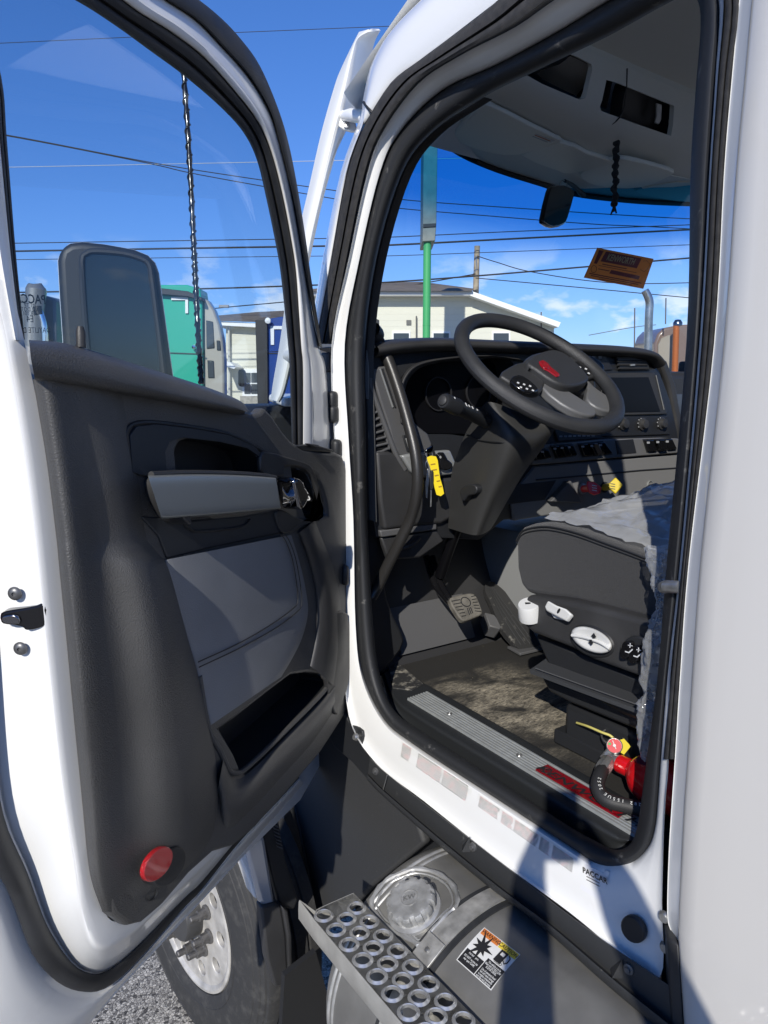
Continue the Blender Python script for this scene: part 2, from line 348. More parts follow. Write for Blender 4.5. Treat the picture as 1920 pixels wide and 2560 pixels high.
prism('skirt_edge_trim', [(1668,2346),(1697,2362),(1712,2600),(1682,2600)], XP(-.034), (.03, .03, 0), PLAS, truck, bevel=.004)
for q in ((1662,2292),(1665,2368)):
    lathe('bolt', [(0, .008), (.008, .007), (.011, .003), (.012, 0)], onX(*q, -.004), (-1, -.1, 0), STEEL, truck, seg=12)
prism('pillar_gap_filler', [(1656,2330),(1680,2330),(1690,2560),(1650,2480)], XP(.004), (.02, 0, 0), PLASD, truck, bevel=.003)
# sill: rail below the white panel
rail_t = [(925,1895),(970,1936),(1100,2038),(1293,2187),(1500,2344),(1650,2446),(1800,2548)]
rail_b = [(918,1950),(958,1991),(1100,2116),(1230,2224),(1341,2306),(1520,2466),(1680,2600)]
rail = loft('sill_rail', [lp(rail_t, .02), lp(rail_t, -.016), lp(mixpx(rail_t, rail_b, .12), -.024), lp(mixpx(rail_t, rail_b, .72), -.03), lp(mixpx(rail_t, rail_b, .78), -.045), lp(mixpx(rail_t, rail_b, .95), -.045), lp(rail_b, -.03), lp(rail_b, .03)], mat('scratched_black_plastic', (.026, .027, .028), .5, bump=(700, .25), dirt=(45, .66, .80, (.17, .165, .155))), truck, nv=2, nu=6)
for q in ((940,1928),(1183,2117),(1573,2422)):
    lathe('rail_bolt', [(0, .009), (.0048, .009), (.006, .005), (.0098, .004), (.0105, 0)], onX(*q, -.026), (-1, -.15, .1), mat('dull_screw', (.14, .14, .14), .4, metal=.6), rail, seg=14)
for q in ((1168,2112),(1545,2422)):
    a = onX(*q, -.028); mesh('rail_gusset', [a + V((0, .018, -.012)), a + V((0, -.012, -.012)), a + V((0, -.008, .026)), a + V((-.016, .0, -.012))], [(0, 1, 2), (0, 3, 1), (1, 3, 2), (2, 3, 0)], MATS['scratched_black_plastic'], rail, angle=10)
a, b = onX(968, 1938, -.03), onX(955, 1985, -.04)
tube('rail_seam', [a, b], .0012, STEEL, rail, seg=6)
# black lower pillar cover with bolt
prism('lower_pillar_cover', [(836,1770),(856,1768),(872,1806),(905,1828),(907,1870),(936,1905),(932,1958),(880,1905),(825,1850)], XP(-.006), (.02, 0, 0), PLASD, truck, sm=3, bevel=.003)
lathe('cover_bolt', [(0, .01), (.007, .01), (.011, .004), (.012, 0)], onX(891, 1842, -.008), (-1, -.2, .1), STEEL, truck, seg=12)
# plug, strikers, hinges
prism('body_plug', ell(1580, 2325, 38, 26, 58, 22), XP(-.012), (.012, 0, 0), PLASD, truck, bevel=.003)
tube('door_striker', [onX(1660, 1468, .03), onX(1668, 1466, .0), onX(1700, 1468, .0)], .011, STEEL, truck)
for q in ((826,1000),(828,1035),(836,1120)):
    box('door_hinge', onX(*q, -.01), None, (.03, .05, .05), PLASD, truck, bevel=.012, seg=3)
box('hinge_block', onX(861, 1437, -.012), None, (.02, .03, .06), PLASD, truck, bevel=.01)

# ------------------------------------------------------------------ the door
A_ = [(30,700),(42,770),(60,850),(110,1100),(140,1330),(170,1620),(198,1900),(228,2180),(264,2285),(304,2300),(374,2240),(450,2160),(503,2110),(596,2060),(690,1960),(770,1872)]
B_ = [(-18,700),(-6,770),(12,850),(54,1100),(84,1330),(113,1620),(150,1950),(184,2160),(204,2290),(245,2372),(330,2335),(458,2215),(504,2172),(598,2080),(692,1981),(752,1912)]
C_ = [(-138,700),(-126,770),(-108,850),(-72,1100),(-48,1330),(-30,1620),(0,1998),(69,2183),(128,2333),(209,2428),(300,2406),(460,2246),(505,2203),(599,2091),(693,1991),(745,1934)]
D_ = [(-195,700),(-183,770),(-165,850),(-130,1100),(-105,1330),(-88,1620),(-44,2080),(25,2240),(95,2407),(196,2478),(300,2446),(460,2270),(506,2222),(600,2104),(695,2003),(748,1945)]
E_ = [(-245,700),(-232,770),(-215,850),(-180,1100),(-158,1330),(-145,1620),(-130,2183),(-105,2420),(-40,2640),(90,2700),(300,2466),(460,2292),(507,2244),(602,2137),(697,2031),(758,1960)]
dl = lambda L, w_: [dp(a, b, w_) for a, b in L]
BULGE = [1] * 9 + [.9, .6, .25, .15, .1, .1, .1]
dls = lambda L, w_, k: [dp(q[0], q[1], w_ + k * BULGE[i]) for i, q in enumerate(L)]
door = loft('door', [dl(A_, -.0), dl(mixpx(A_, B_, .8), -.004), dl(B_, -.012), dl(mixpx(B_, C_, .2), -.032), dl(mixpx(B_, C_, .9), -.10), dl(C_, -.108), dl(D_, -.12), dl(mixpx(D_, E_, .3), -.115), dl(mixpx(D_, E_, .9), -.135), dl(E_, -.145)], WHITE, truck, nv=3, nu=6)
loft('door_seal', [dls(C_, -.11, 0), dls(mixpx(C_, D_, .05), -.11, .018), dls(mixpx(C_, D_, .5), -.112, .027), dls(mixpx(C_, D_, .95), -.118, .018), dls(D_, -.125, 0)], RUB, door, nv=3, nu=6)
# outer skin of the door (seen through gaps and from the other side)
prism('outer_skin', [(-210,850),(-155,1330),(-128,2183),(-38,2635),(90,2690),(300,2455),(608,2128),(742,1998),(850,1810),(880,1500),(850,1130),(700,1118),(500,1010)], DP(-.155), DN * .012, WHITE, door)
# window surround
G = [(730,1113),(724,925),(720,860),(703,694),(689,608),(665,492),(642,399),(608,330),(550,266),(463,191),(376,127),(289,64),(188,0),(40,-70),(-60,-70),(3,191),(17,347),(40,637),(62,849)]
K = [(757,1113),(757,925),(752,860),(741,694),(728,600),(705,482),(678,380),(645,305),(590,232),(512,145),(428,80),(347,30),(250,-40),(80,-130),(-110,-130),(-15,200),(0,347),(26,620),(54,850)]
W_ = [(830,1130),(815,925),(797,865),(765,694),(750,600),(728,478),(702,370),(676,283),(625,195),(552,112),(492,50),(417,0),(330,-60),(130,-170),(-170,-170),(-110,200),(-90,347),(-50,620),(12,850)]
E2 = [(806,872),(778,694),(765,600),(745,475),(722,360),(695,270),(650,165),(600,95),(545,38),(470,-20),(372,-80)]
loft('window_run', [dl(G, -.045), dl(G, -.03), dl(mixpx(G, K, .12), -.016), dl(mixpx(G, K, .4), -.013), dl(mixpx(G, K, .48), -.02), dl(mixpx(G, K, .58), -.01), dl(mixpx(G, K, .92), -.004), dl(K, -.012)], RUB, door, nv=2)
loft('window_frame', [dl(K, -.02), dl(K, -.006), dl(mixpx(K, W_, .1), .0), dl(mixpx(K, W_, .35), .004), dl(mixpx(K, W_, .42), -.006), dl(mixpx(K, W_, .9), -.012), dl(W_, -.03)], WHITE, door, nv=2)
w2 = W_[2:13]
loft('frame_seal', [dl(w2, -.035), dl(w2, -.012), dl(mixpx(w2, E2, .3), -.004), dl(mixpx(w2, E2, .9), -.02), dl(E2, -.05)], RUB, door, nv=2)
DGLASS = glassmat('door_glass', (.87, .91, .93), refl=.5, ior=1.5)
gl = [(735,1125),(728,925),(724,860),(707,694),(693,608),(669,492),(646,399),(612,326),(554,262),(467,187),(380,123),(293,60),(188,-8),(30,-80),(-70,-80),(-2,191),(12,347),(35,637),(58,860),(200,900),(400,970),(560,1020),(640,1070),(690,1125)]
prism('window_glass', gl, DP(-.038), DN * -.004, DGLASS, door)
# trim panel with real openings for the cubby, the release cup and the map pocket
trim_o = [(84,950),(300,975),(500,1015),(600,1036),(622,1030),(632,1018),(650,1036),(677,1075),(700,1102),(728,1120),(770,1128),(815,1130),(832,1138),(845,1180),(854,1300),(862,1420),(867,1560),(868,1660),(862,1735),(833,1793),(775,1880),(694,1972),(608,2065),(556,2108),(503,2123),(440,2178),(370,2258),(324,2296),(284,2305),(252,2282),(233,2235),(222,2150),(195,1900),(170,1620),(140,1330),(112,1100)]
cub = [(408,1180),(404,1130),(416,1103),(450,1094),(540,1104),(610,1120),(640,1140),(655,1180),(650,1210),(560,1200),(480,1195)]
pock = [(520,1818),(560,1790),(640,1728),(700,1684),(742,1678),(790,1684),(822,1700),(806,1728),(720,1815),(650,1882),(606,1925),(588,1930),(574,1922),(556,1880)]
cup = [(702,1170),(740,1172),(768,1190),(790,1255),(794,1285),(770,1296),(738,1290),(728,1262),(735,1230),(706,1200)]
trim = prism('trim_panel', trim_o, DP(.0), DN * .03, LEATH, door, holes=[cub, pock, cup], bevel=.009, seg=3)
def recess(name, o, depth, m, par):
    f = [dp(a, b, .028) for a, b in cr2(o)]; bk = [p - DN * depth for p in f]; n = len(f)
    vs_ = f + bk; fs = [(i, (i + 1) % n, n + (i + 1) % n, n + i) for i in range(n)] + [tuple(range(n, 2 * n))]
    return mesh(name, vs_, fs, m, par)
def cr2(o): return [(p.x, p.y) for p in cr([V((a, b, 0)) for a, b in o], 3, True)]
recess('cubby', cub, .07, PLASD, trim); recess('map_pocket', pock, .09, PLASD, trim); recess('release_cup', cup, .05, PLASD, trim)
# swelling leather bolster along the rear edge
bol = []
for y, xs, bw in ((948,(82,92,120,175,230,270,300),(0,.03,.05,.046,.044,.038,.028)),(1150,(116,126,155,215,270,310,345),(0,.034,.052,.044,.045,.04,.028)),(1330,(139,150,180,240,300,335,365),(0,.036,.054,.044,.046,.042,.029)),(1375,(144,155,185,250,315,355,388),(0,.038,.055,.046,.056,.05,.03)),(1430,(149,161,192,265,340,390,428),(0,.04,.056,.051,.075,.068,.03)),(1600,(166,180,210,295,375,430,472),(0,.042,.057,.053,.080,.074,.032)),(1800,(185,200,230,320,405,465,522),(0,.042,.057,.052,.078,.072,.034)),(1980,(203,218,246,335,420,485,545),(0,.04,.055,.050,.072,.066,.034)),(2110,(215,230,255,340,420,475,520),(0,.038,.051,.046,.060,.055,.034)),(2200,(228,242,262,325,375,405,430),(.018,.03,.037,.034,.038,.036,.028)),(2280,(256,264,276,292,310,322,334),(.018,.022,.025,.025,.025,.025,.022))):
    bol.append([dp(x, y, w_) for x, w_ in zip(xs, bw)])
loft('bolster', bol, LEATH, trim, nu=6, nv=5, angle=80)
# top pad with its seam
pad = []
for (x0, y0), (x1, y1), (x2, y2) in (((72,850),(78,900),(86,950)),((160,858),(160,910),(170,962)),((270,889),(270,938),(276,980)),((400,930),(400,972),(402,1002)),((500,962),(500,996),(500,1020)),((570,988),(568,1012),(566,1033)),((606,1006),(600,1022),(598,1036)),((622,1026),(616,1030),(612,1034))):
    pad.append([dp(x0, y0, -.02), dp(x0, y0 + 1, .012), dp(x0 + .3 * (x1 - x0), y0 + .25 * (y1 - y0), .052), dp(x1, y1, .068), dp(x2, y2 - 8, .06), dp(x2, y2, .028)])
loft('top_pad', pad, LEATH, trim, nu=4, nv=5, angle=80)
seam = cr([dp(a, b + 9, .04) for a, b in ((90,852),(160,860),(270,891),(400,932),(500,964),(570,990),(600,1006))], 8)
tube('pad_seam', seam, .0016, PLASD, trim, seg=6)
# raised surround above the armrest
tube('surround_crease', cr([dp(a, b, .031) for a, b in ((330,1200),(318,1120),(314,1085),(330,1062),(380,1056),(480,1068),(570,1085),(640,1118),(662,1130),(760,1160))], 6), .004, PLASD, trim, seg=8)
prism('cubby_fascia', [(322,1180),(316,1088),(332,1066),(380,1060),(480,1072),(565,1088),(628,1116),(652,1140),(662,1185),(655,1212),(480,1196),(345,1188)], DP(.028), DN * .008, mat('shade_tinted_plastic', (.020, .023, .028), .5, bump=(900, .2)), trim, holes=[cub], bevel=.004)  # blue-black colour paints in the shade around the armrest
prism('lower_fascia', [(345,1290),(480,1300),(600,1290),(690,1270),(720,1300),(736,1325),(650,1342),(520,1370),(412,1396),(390,1340)], DP(.028), DN * .006, MATS['shade_tinted_plastic'], trim, bevel=.003)
tube('grip_shadow_lip', cr([dp(a, b, .036) for a, b in ((455,1300),(470,1318),(500,1328),(600,1318),(625,1300))], 6), .003, PLASD, trim, seg=8)
# armrest bar, end cap and bright release lever
bar = []
for u, (t, b_) in enumerate(((((372,1190)),(408,1296)),((380,1188),(412,1297)),((480,1185),(500,1291)),((590,1187),(600,1282)),((680,1193),(692,1273)),((690,1196),(702,1270)))):
    f_ = lambda t_, w_: dp(t[0] + t_ * (b_[0] - t[0]), t[1] + t_ * (b_[1] - t[1]), w_)
    bar.append([f_(0, .05), f_(.02, .084), f_(.09, .0925), f_(.5, .094), f_(.91, .0925), f_(.98, .084), f_(1, .05)])
gb = loft('grab_bar', bar, mat('satin_silver', (.25, .265, .262), .36, metal=.4, bump=(900, .04)), trim, nu=5, nv=4, angle=60)
prism('bar_end_cap', [(358,1200),(372,1191),(382,1190),(414,1298),(400,1300),(378,1270),(362,1235)], DP(.028), DN * .055, PLAS, gb, sm=3, bevel=.01, seg=3)
tube('bar_top_lip', cr([dp(a, b, .06) for a, b in ((378,1187),(480,1183),(590,1185),(660,1190),(688,1195))], 6), .006, PLAS, gb, seg=8)
prism('lever_collar', [(688,1196),(708,1198),(716,1216),(726,1234),(716,1262),(704,1270),(696,1240)], DP(.04), DN * .05, DCHROME, trim, sm=3, bevel=.008, seg=3)
loft('release_lever', [[dp(704,1206,.07), dp(718,1232,.068), dp(748,1230,.06), dp(772,1236,.05), dp(779,1246,.04)], [dp(706,1222,.086), dp(722,1240,.084), dp(750,1236,.074), dp(772,1240,.06), dp(781,1249,.045)], [dp(708,1250,.088), dp(726,1252,.086), dp(752,1246,.074), dp(772,1250,.06), dp(780,1254,.044)], [dp(706,1268,.07), dp(728,1266,.066), dp(752,1262,.056), dp(770,1258,.046), dp(778,1257,.038)]], CHROME, trim, nu=5, nv=4, angle=60)
prism('cup_bezel', [(648,1128),(700,1140),(752,1155),(772,1170),(788,1218),(798,1270),(796,1292),(770,1304),(745,1320),(700,1334),(688,1318),(678,1280),(700,1275),(730,1292),(770,1300),(796,1288),(790,1250),(768,1186),(740,1168),(700,1166),(700,1190),(650,1190),(640,1160)], DP(.028), DN * .012, PLAS, trim, sm=2, bevel=.004)
# grey padded insert with stitch line
ins = []
for L_, R_, in (((412,1400),(732,1336)),((428,1470),(752,1400)),((452,1550),(768,1470)),((478,1630),(774,1530)),((500,1710),(760,1590)),((515,1770),(736,1640)),((524,1815),(706,1690))):
    r_ = []
    for t, w_ in ((0, .024), (.03, .036), (.3, .046), (.7, .048), (.93, .042), (1, .026)): r_.append(dp(L_[0] + (R_[0] - L_[0]) * t, L_[1] + (R_[1] - L_[1]) * t, w_))
    ins.append(r_)
loft('padded_insert', ins, GLEATH, trim, nu=5, nv=5, angle=80)
for k, L_ in enumerate((((706,1334),(722,1350),(740,1400),(752,1470),(754,1510),(742,1530),(690,1570),(600,1620),(498,1668)), ((700,1336),(714,1352),(732,1402),(743,1470),(744,1506),(732,1522),(686,1556),(600,1607),(496,1655)))):
    tube('stitch_line', cr([dp(a, b, .0495) for a, b in L_], 8), .0013, PLASD, trim, seg=5)
# rim of the map pocket, reflector and right flank
tube('pocket_rim', cr([dp(a, b, .033) for a, b in ((498,1690),(520,1815),(552,1880),(572,1924),(590,1932),(608,1926),(655,1884),(722,1818),(808,1730),(824,1700))], 6), .006, LEATH, trim, seg=8)
flank = []
for L_, R_ in (((742,1336),(790,1300)),((765,1400),(830,1400)),((782,1470),(852,1480)),((786,1540),(860,1560)),((782,1600),(862,1640)),((770,1660),(852,1730))):
    flank.append([dp(L_[0] + (R_[0] - L_[0]) * t, L_[1] + (R_[1] - L_[1]) * t, w_) for t, w_ in ((0, .024), (.2, .04), (.6, .05), (1, .026))])
loft('flank_bolster', flank, PLAS, trim, nu=4, nv=5, angle=80)
prism('flank_insert', [(812,1535),(830,1530),(858,1532),(865,1600),(862,1700),(848,1745),(832,1786),(818,1760),(806,1700),(800,1690),(806,1600)], DP(.028), DN * .014, PLAS, trim, sm=2, bevel=.004)
bolst2 = []
for P_, Q_ in (((560,1890),(540,2000)),((590,1948),(560,2100)),((640,1915),(625,2050)),((720,1835),(705,1962)),((800,1752),(785,1870)),((838,1700),(838,1786))):
    bolst2.append([dp(P_[0] + (Q_[0] - P_[0]) * t, P_[1] + (Q_[1] - P_[1]) * t, w_) for t, w_ in ((0, .03), (.25, .046), (.6, .044), (1, .014))])
loft('pocket_bolster', bolst2, LEATH, trim, nu=4, nv=4, angle=80)
REDL = mat('red_reflector', (.42, .008, .012), .12, coat=.8, coat_r=.03, bump=(900, .9))
prism('reflector_rim', ell(385, 2158, 57, 32, -55, 28), DP(.03), DN * .034, PLASD, trim, bevel=.003)
prism('reflector', ell(385, 2158, 51, 28, -55, 28), DP(.058), DN * .0095, REDL, trim, bevel=.002, seg=2)
tube('plug_outline', cr([dp(a, b, .032) for a, b in ((388,2210),(392,2228),(386,2246),(372,2252),(366,2244))], 5), .0014, PLASD, trim, seg=5)
# sealing strip end and small fittings above the mirror triangle
prism('sail_cap', [(712,1114),(760,1110),(808,1124),(806,1130),(730,1126)], DP(.0), DN * .03, PLASD, door, bevel=.003)
prism('sail_clip', [(760,1108),(764,1112),(782,1118),(786,1112)], DP(.03), DN * .014, GREYP, door, bevel=.002)
tube('lock_pin', [dp(202, 868, .012), dp(201, 830, .012), dp(200, 816, .012)], [.0075, .0075, .005], PLAS, door)
# latch mouth and screws in the rear end face
lat = [(0,1534),(30,1526),(55,1522),(90,1515),(112,1509),(116,1545),(114,1562),(95,1572),(65,1577),(58,1570),(40,1565),(15,1562),(2,1556)]
n_lat = (dp(-52, 1540, -.10) - dp(72, 1540, -.032)).cross(dp(113, 1620, -.012) - dp(84, 1330, -.012)).normalized()
if n_lat.dot(CAM - dp(50, 1500, -.03)) < 0: n_lat = -n_lat
Plat = PP(dp(72, 1540, -.032) + n_lat * .006, n_lat)
prism('latch_mouth', lat, Plat, -n_lat * .05, GLOSSB, door, sm=2, bevel=.003)
prism('latch_hook', [(6,1540),(30,1535),(48,1540),(52,1556),(30,1560),(10,1556)], Plat, n_lat * .004, DCHROME, door, sm=3, bevel=.002)
for q in ((34,1486),(48,1624)):
    s = lathe('latch_screw', [(0, .002), (.0028, .002), (.0032, .0045), (.0065, .004), (.0098, .0015), (.0106, 0)], Plat(*q) - n_lat * .004, n_lat, mat('dull_screw', (.14, .14, .14), .4, metal=.6), door, seg=18)

# ================================================================== cab interior
ZF = 1.472
def floormat():
    m = mat('dusty_floor_rubber', (.020, .020, .019), .75, bump=(300, .6)); t = m.node_tree; b = t.nodes['Principled BSDF']; L = t.links.new
    tcn = t.nodes.new('ShaderNodeTexCoord'); mpn = t.nodes.new('ShaderNodeMapping'); mpn.inputs['Rotation'].default_value = (0, 0, R(28))
    mpn.inputs['Location'].default_value = (0, 0, 0); L(tcn.outputs['Object'], mpn.inputs[0])
    def noise(s, d, stretch, rough=.6):
        q = t.nodes.new('ShaderNodeMapping'); q.inputs['Scale'].default_value = stretch; q.inputs['Rotation'].default_value = (0, 0, R(-20)); L(tcn.outputs['Object'], q.inputs[0])
        n = t.nodes.new('ShaderNodeTexNoise'); n.inputs['Scale'].default_value = s; n.inputs['Detail'].default_value = d; n.inputs['Roughness'].default_value = rough; n.inputs['Distortion'].default_value = 1.2; L(q.outputs[0], n.inputs['Vector']); return n.outputs['Fac']
    def rng(x, a, b_, c=0, d=1):
        q = t.nodes.new('ShaderNodeMapRange'); q.inputs[1].default_value = a; q.inputs[2].default_value = b_; q.inputs[3].default_value = c; q.inputs[4].default_value = d; q.interpolation_type = 'SMOOTHSTEP'; L(x, q.inputs[0]); return q.outputs[0]
    def op(o, x, y):
        q = t.nodes.new('ShaderNodeMath'); q.operation = o
        for i, z in enumerate((x, y)):
            if isinstance(z, (int, float)): q.inputs[i].default_value = z
            else: L(z, q.inputs[i])
        return q.outputs[0]
    # the trodden patch: an ellipse on the mat where boots leave mud
    c = t.nodes.new('ShaderNodeVectorMath'); c.operation = 'SUBTRACT'; L(tcn.outputs['Object'], c.inputs[0]); c.inputs[1].default_value = (.38, 1.50, ZF)
    s = t.nodes.new('ShaderNodeVectorMath'); s.operation = 'MULTIPLY'; L(c.outputs[0], s.inputs[0]); s.inputs[1].default_value = (3.3, 2.4, 0)
    ln = t.nodes.new('ShaderNodeVectorMath'); ln.operation = 'LENGTH'; L(s.outputs[0], ln.inputs[0])
    el = rng(ln.outputs['Value'], 1.10, .25)
    st = rng(noise(4.5, 5, (1.0, 1.5, 1), .55), .36, .64)
    fine = rng(noise(38, 10, (1, 3.2, 1), .75), .36, .68, .10, 1)
    sy = t.nodes.new('ShaderNodeSeparateXYZ'); L(tcn.outputs['Object'], sy.inputs[0])
    cut_ = rng(sy.outputs['Y'], 1.79, 1.76)
    msk = op('MULTIPLY', op('MULTIPLY', op('MULTIPLY', el, st), fine), cut_)
    spk = rng(noise(150, 2, (1, 1, 1)), .735, .76, 0, .7)
    msk = op('MAXIMUM', op('MULTIPLY', msk, .95), spk)
    mxn = t.nodes.new('ShaderNodeMix'); mxn.data_type = 'RGBA'; L(msk, mxn.inputs['Factor']); mxn.inputs['A'].default_value = (.020, .019, .017, 1); mxn.inputs['B'].default_value = (.50, .44, .33, 1)
    L(mxn.outputs['Result'], b.inputs['Base Color']); return m
FLOOR = floormat()
floor = mesh('cab_floor', [(.215, .2, ZF), (1.95, .2, ZF), (1.95, 2.1, ZF), (.215, 2.1, ZF), (.215, .2, ZF - .05), (1.95, .2, ZF - .05), (1.95, 2.1, ZF - .05), (.215, 2.1, ZF - .05)], [(0, 1, 2, 3), (7, 6, 5, 4), (0, 4, 5, 1), (1, 5, 6, 2), (2, 6, 7, 3), (3, 7, 4, 0)], FLOOR, truck)
# mat edge plate at the front corner of the sill
prism('mat_corner', [(970,1660),(985,1652),(1058,1712),(1030,1728),(982,1722)], ZP(ZF + .003), (0, 0, .004), mat('dusty_corner', (.03, .03, .03), .6, dirt=(35, .5, .62, (.30, .28, .23))), floor, bevel=.001)
# sill step panel from the seal up to the tread plate
s_in = L5[20:29]; s_in = s_in[1:]
pl_lo = [(1592,2098),(1560,2078),(1500,2040),(1464,2016),(1251,1889),(1030,1760),(985,1722),(965,1680)]
pl_hi = [(1612,2040),(1590,2022),(1560,2004),(1540,1991),(1341,1876),(1075,1725),(1010,1690),(990,1660)]
loft('sill_step_panel', [lp(s_in, .105), [onZ(a, b, ZF - .012) for a, b in mixpx(s_in, pl_lo, .35)], [onZ(a, b, ZF + .003) for a, b in mixpx(s_in, pl_lo, .6)], [onZ(a, b, ZF + .004) for a, b in pl_lo], [onZ(a, b, ZF + .004) for a, b in pl_hi], [onZ(a + 8, b - 8, ZF - .004) for a, b in pl_hi]], mat('ribbed_sill_plastic', (.020, .022, .024), .5, bump=(260, .35)), truck, nv=3, nu=5)
pa, pb, pc, pd = onZ(1018,1746,ZF+.009), onZ(1070,1728,ZF+.009), onZ(1622,2047,ZF+.009), onZ(1598,2096,ZF+.009)
rows_ = []
for i in range(49):
    t = i / 48; z = (0, .0016, .0016, .0016, 0, 0)[i % 6] if 0 < i < 48 else -.006
    rows_.append([pa.lerp(pb, t).lerp(pd.lerp(pc, t), s_ / 6) + V((0, 0, z)) for s_ in range(7)])
plate = loft('sill_tread_plate', rows_, ALUB, truck, nu=1, flat_v=True, angle=25)
for q in ((1124,1784),(1298,1888)):
    lathe('plate_screw', [(0, .001), (.003, .001), (.0035, .003), (.007, .002), (.008, 0)], onZ(*q, ZF + .011), (0, 0, 1), STEEL, plate, seg=14)
RED = mat('dark_red_badge', (.20, .004, .010), .22, coat=.6)
bz = ZF + .0125
badge = prism('name_badge', [(1338,1926),(1369,1913),(1570,2029),(1546,2047)], ZP(bz), (0, 0, .003), RED, plate, bevel=.0008)
tx = (onZ(1558,2038,bz) - onZ(1353,1920,bz)).normalized(); ty = V((0, 0, 1)).cross(tx)
text('badge_lettering', 'KENWORTH', onZ(1465,1985,bz + .0032), tx, ty, .0235, PLASD, badge, sx=1.55, shear=.2, bold=.02)
lathe('badge_emblem', [(.014, 0), (.014, .001), (.0115, .001), (.0115, 0)], onZ(1365,1926,bz + .003), (0, 0, 1), PLASD, badge, seg=20)
text('emblem_letters', 'KW', onZ(1365,1926,bz + .0036), tx, ty, .009, PLASD, badge)
# firewall, kick panel, engine tunnel
toe = loft('toe_board', [[V((x, y, z)) for x in (.11, .4, .62, .86)] for y, z in ((1.93, ZF - .01), (1.945, ZF + .02), (2.03, ZF + .16), (2.14, ZF + .42), (2.16, ZF + .75))], mat('toe_plastic', (.028, .028, .029), .5, bump=(600, .2)), truck, nu=2, nv=3)
loft('sunlit_toe_patch', [[V((x, y - .012, z)) for x in (.3, .42, .5, .62)] for y, z in ((1.955, ZF + .03), (1.985, ZF + .09), (2.03, ZF + .17))], GREYP, toe, nu=2, solid=.02)  # lighter grey patch paints in the sunlit part of the toe board
prism('kick_panel', [(900,1300),(985,1330),(962,1450),(985,1540),(1012,1600),(985,1650),(930,1690),(880,1500)], YP(1.90), (0, .05, 0), PLASD, truck, sm=2, bevel=.01)
tun = loft('engine_tunnel', [[V((x, y, z)) for y in (.9, 1.4, 1.8, 2.15)] for x, z in ((.80, ZF - .01), (.79, ZF + .1), (.80, ZF + .34), (.86, ZF + .40), (1.3, ZF + .40))], LGREY, truck, nu=2, nv=3)
tube('tunnel_lip', [V((.792, 1.5, ZF + .08)), V((.792, 2.1, ZF + .10))], .006, GREYP, tun)
# pedals
bp = onX(1166, 1518, .45); bn = V((-.08, -.72, .69)).normalized(); BPp = PP(bp, bn)
brake = prism('brake_pedal', [(1124,1500),(1136,1490),(1168,1483),(1184,1484),(1194,1495),(1206,1526),(1204,1535),(1190,1542),(1166,1551),(1154,1549),(1140,1530)], BPp, -bn * .022, mat('worn_pedal_rubber', (.13, .12, .10), .75, bump=(300, .4), var=(40, .35)), truck, sm=2, bevel=.004)
for k in range(6):
    a, b = onp(1129 + k * 5, 1503 + k * 7.5, bp + bn * .001, bn), onp(1150 + k * 3, 1499 + k * 8, bp + bn * .001, bn)
    tube('tread_rib', [a, b], .0016, PLASD, brake, seg=5)
    a, b = onp(1178 + k * 2, 1492 + k * 7, bp + bn * .001, bn), onp(1188 + k * 3, 1489 + k * 8, bp + bn * .001, bn)
    tube('tread_rib', [a, b], .0016, PLASD, brake, seg=5)
cc = onp(1164, 1505, bp, bn); lathe('pedal_emblem', [(.018, 0), (.018, .002), (.0155, .002), (.0155, 0)], cc, bn, PLASD, brake, seg=22)
for k in range(3): tube('emblem_bar', [onp(1168 + k * 4, 1520 - k, bp + bn * .001, bn), onp(1174 + k * 4, 1537 - k * 2, bp + bn * .001, bn)], .0016, PLASD, brake, seg=5)
for dx, r_ in ((0, .012), (14, .011)):
    tube('pedal_arm', cr([onX(1066 + dx, 1392, .47), onX(1078 + dx, 1435, .455), onX(1092 + dx, 1468, .45), onX(1116 + dx * .6, 1498, .445), onX(1140, 1524, .46)], 5), r_, GLOSSB, brake, seg=10)
ap = onZ(1322, 1624, ZF + .012); an = V((-.12, -.60, .79)).normalized(); APp = PP(ap, an)
acc = prism('accelerator_pedal', [(1212,1466),(1216,1457),(1226,1453),(1238,1458),(1266,1482),(1303,1526),(1330,1572),(1345,1606),(1342,1616),(1302,1622),(1294,1618),(1252,1568),(1226,1505),(1214,1480)], APp, -an * .022, mat('dusty_pedal', (.022, .022, .022), .6, bump=(300, .3), dirt=(30, .60, .80, (.26, .25, .22))), truck, sm=3, bevel=.004)
for k in range(4):
    t = k / 3
    tube('pedal_groove', cr([onp(1222 + 9 * t, 1470 - 3 * t, ap + an * .001, an), onp(1250 + 18 * t, 1530 - 12 * t, ap + an * .001, an), onp(1302 + 34 * t, 1612 - 4 * t, ap + an * .001, an)], 6), .0014, PLASD, acc, seg=5)
prism('pedal_base', [(1268,1622),(1300,1640),(1362,1625),(1340,1605),(1300,1618)], ZP(ZF + .006), (0, 0, .01), GREYP, acc, bevel=.002)
prism('pedal_bracket', [(1212,1530),(1236,1536),(1258,1565),(1250,1572),(1224,1565)], APp, -an * .06, GREYP, acc, bevel=.004)

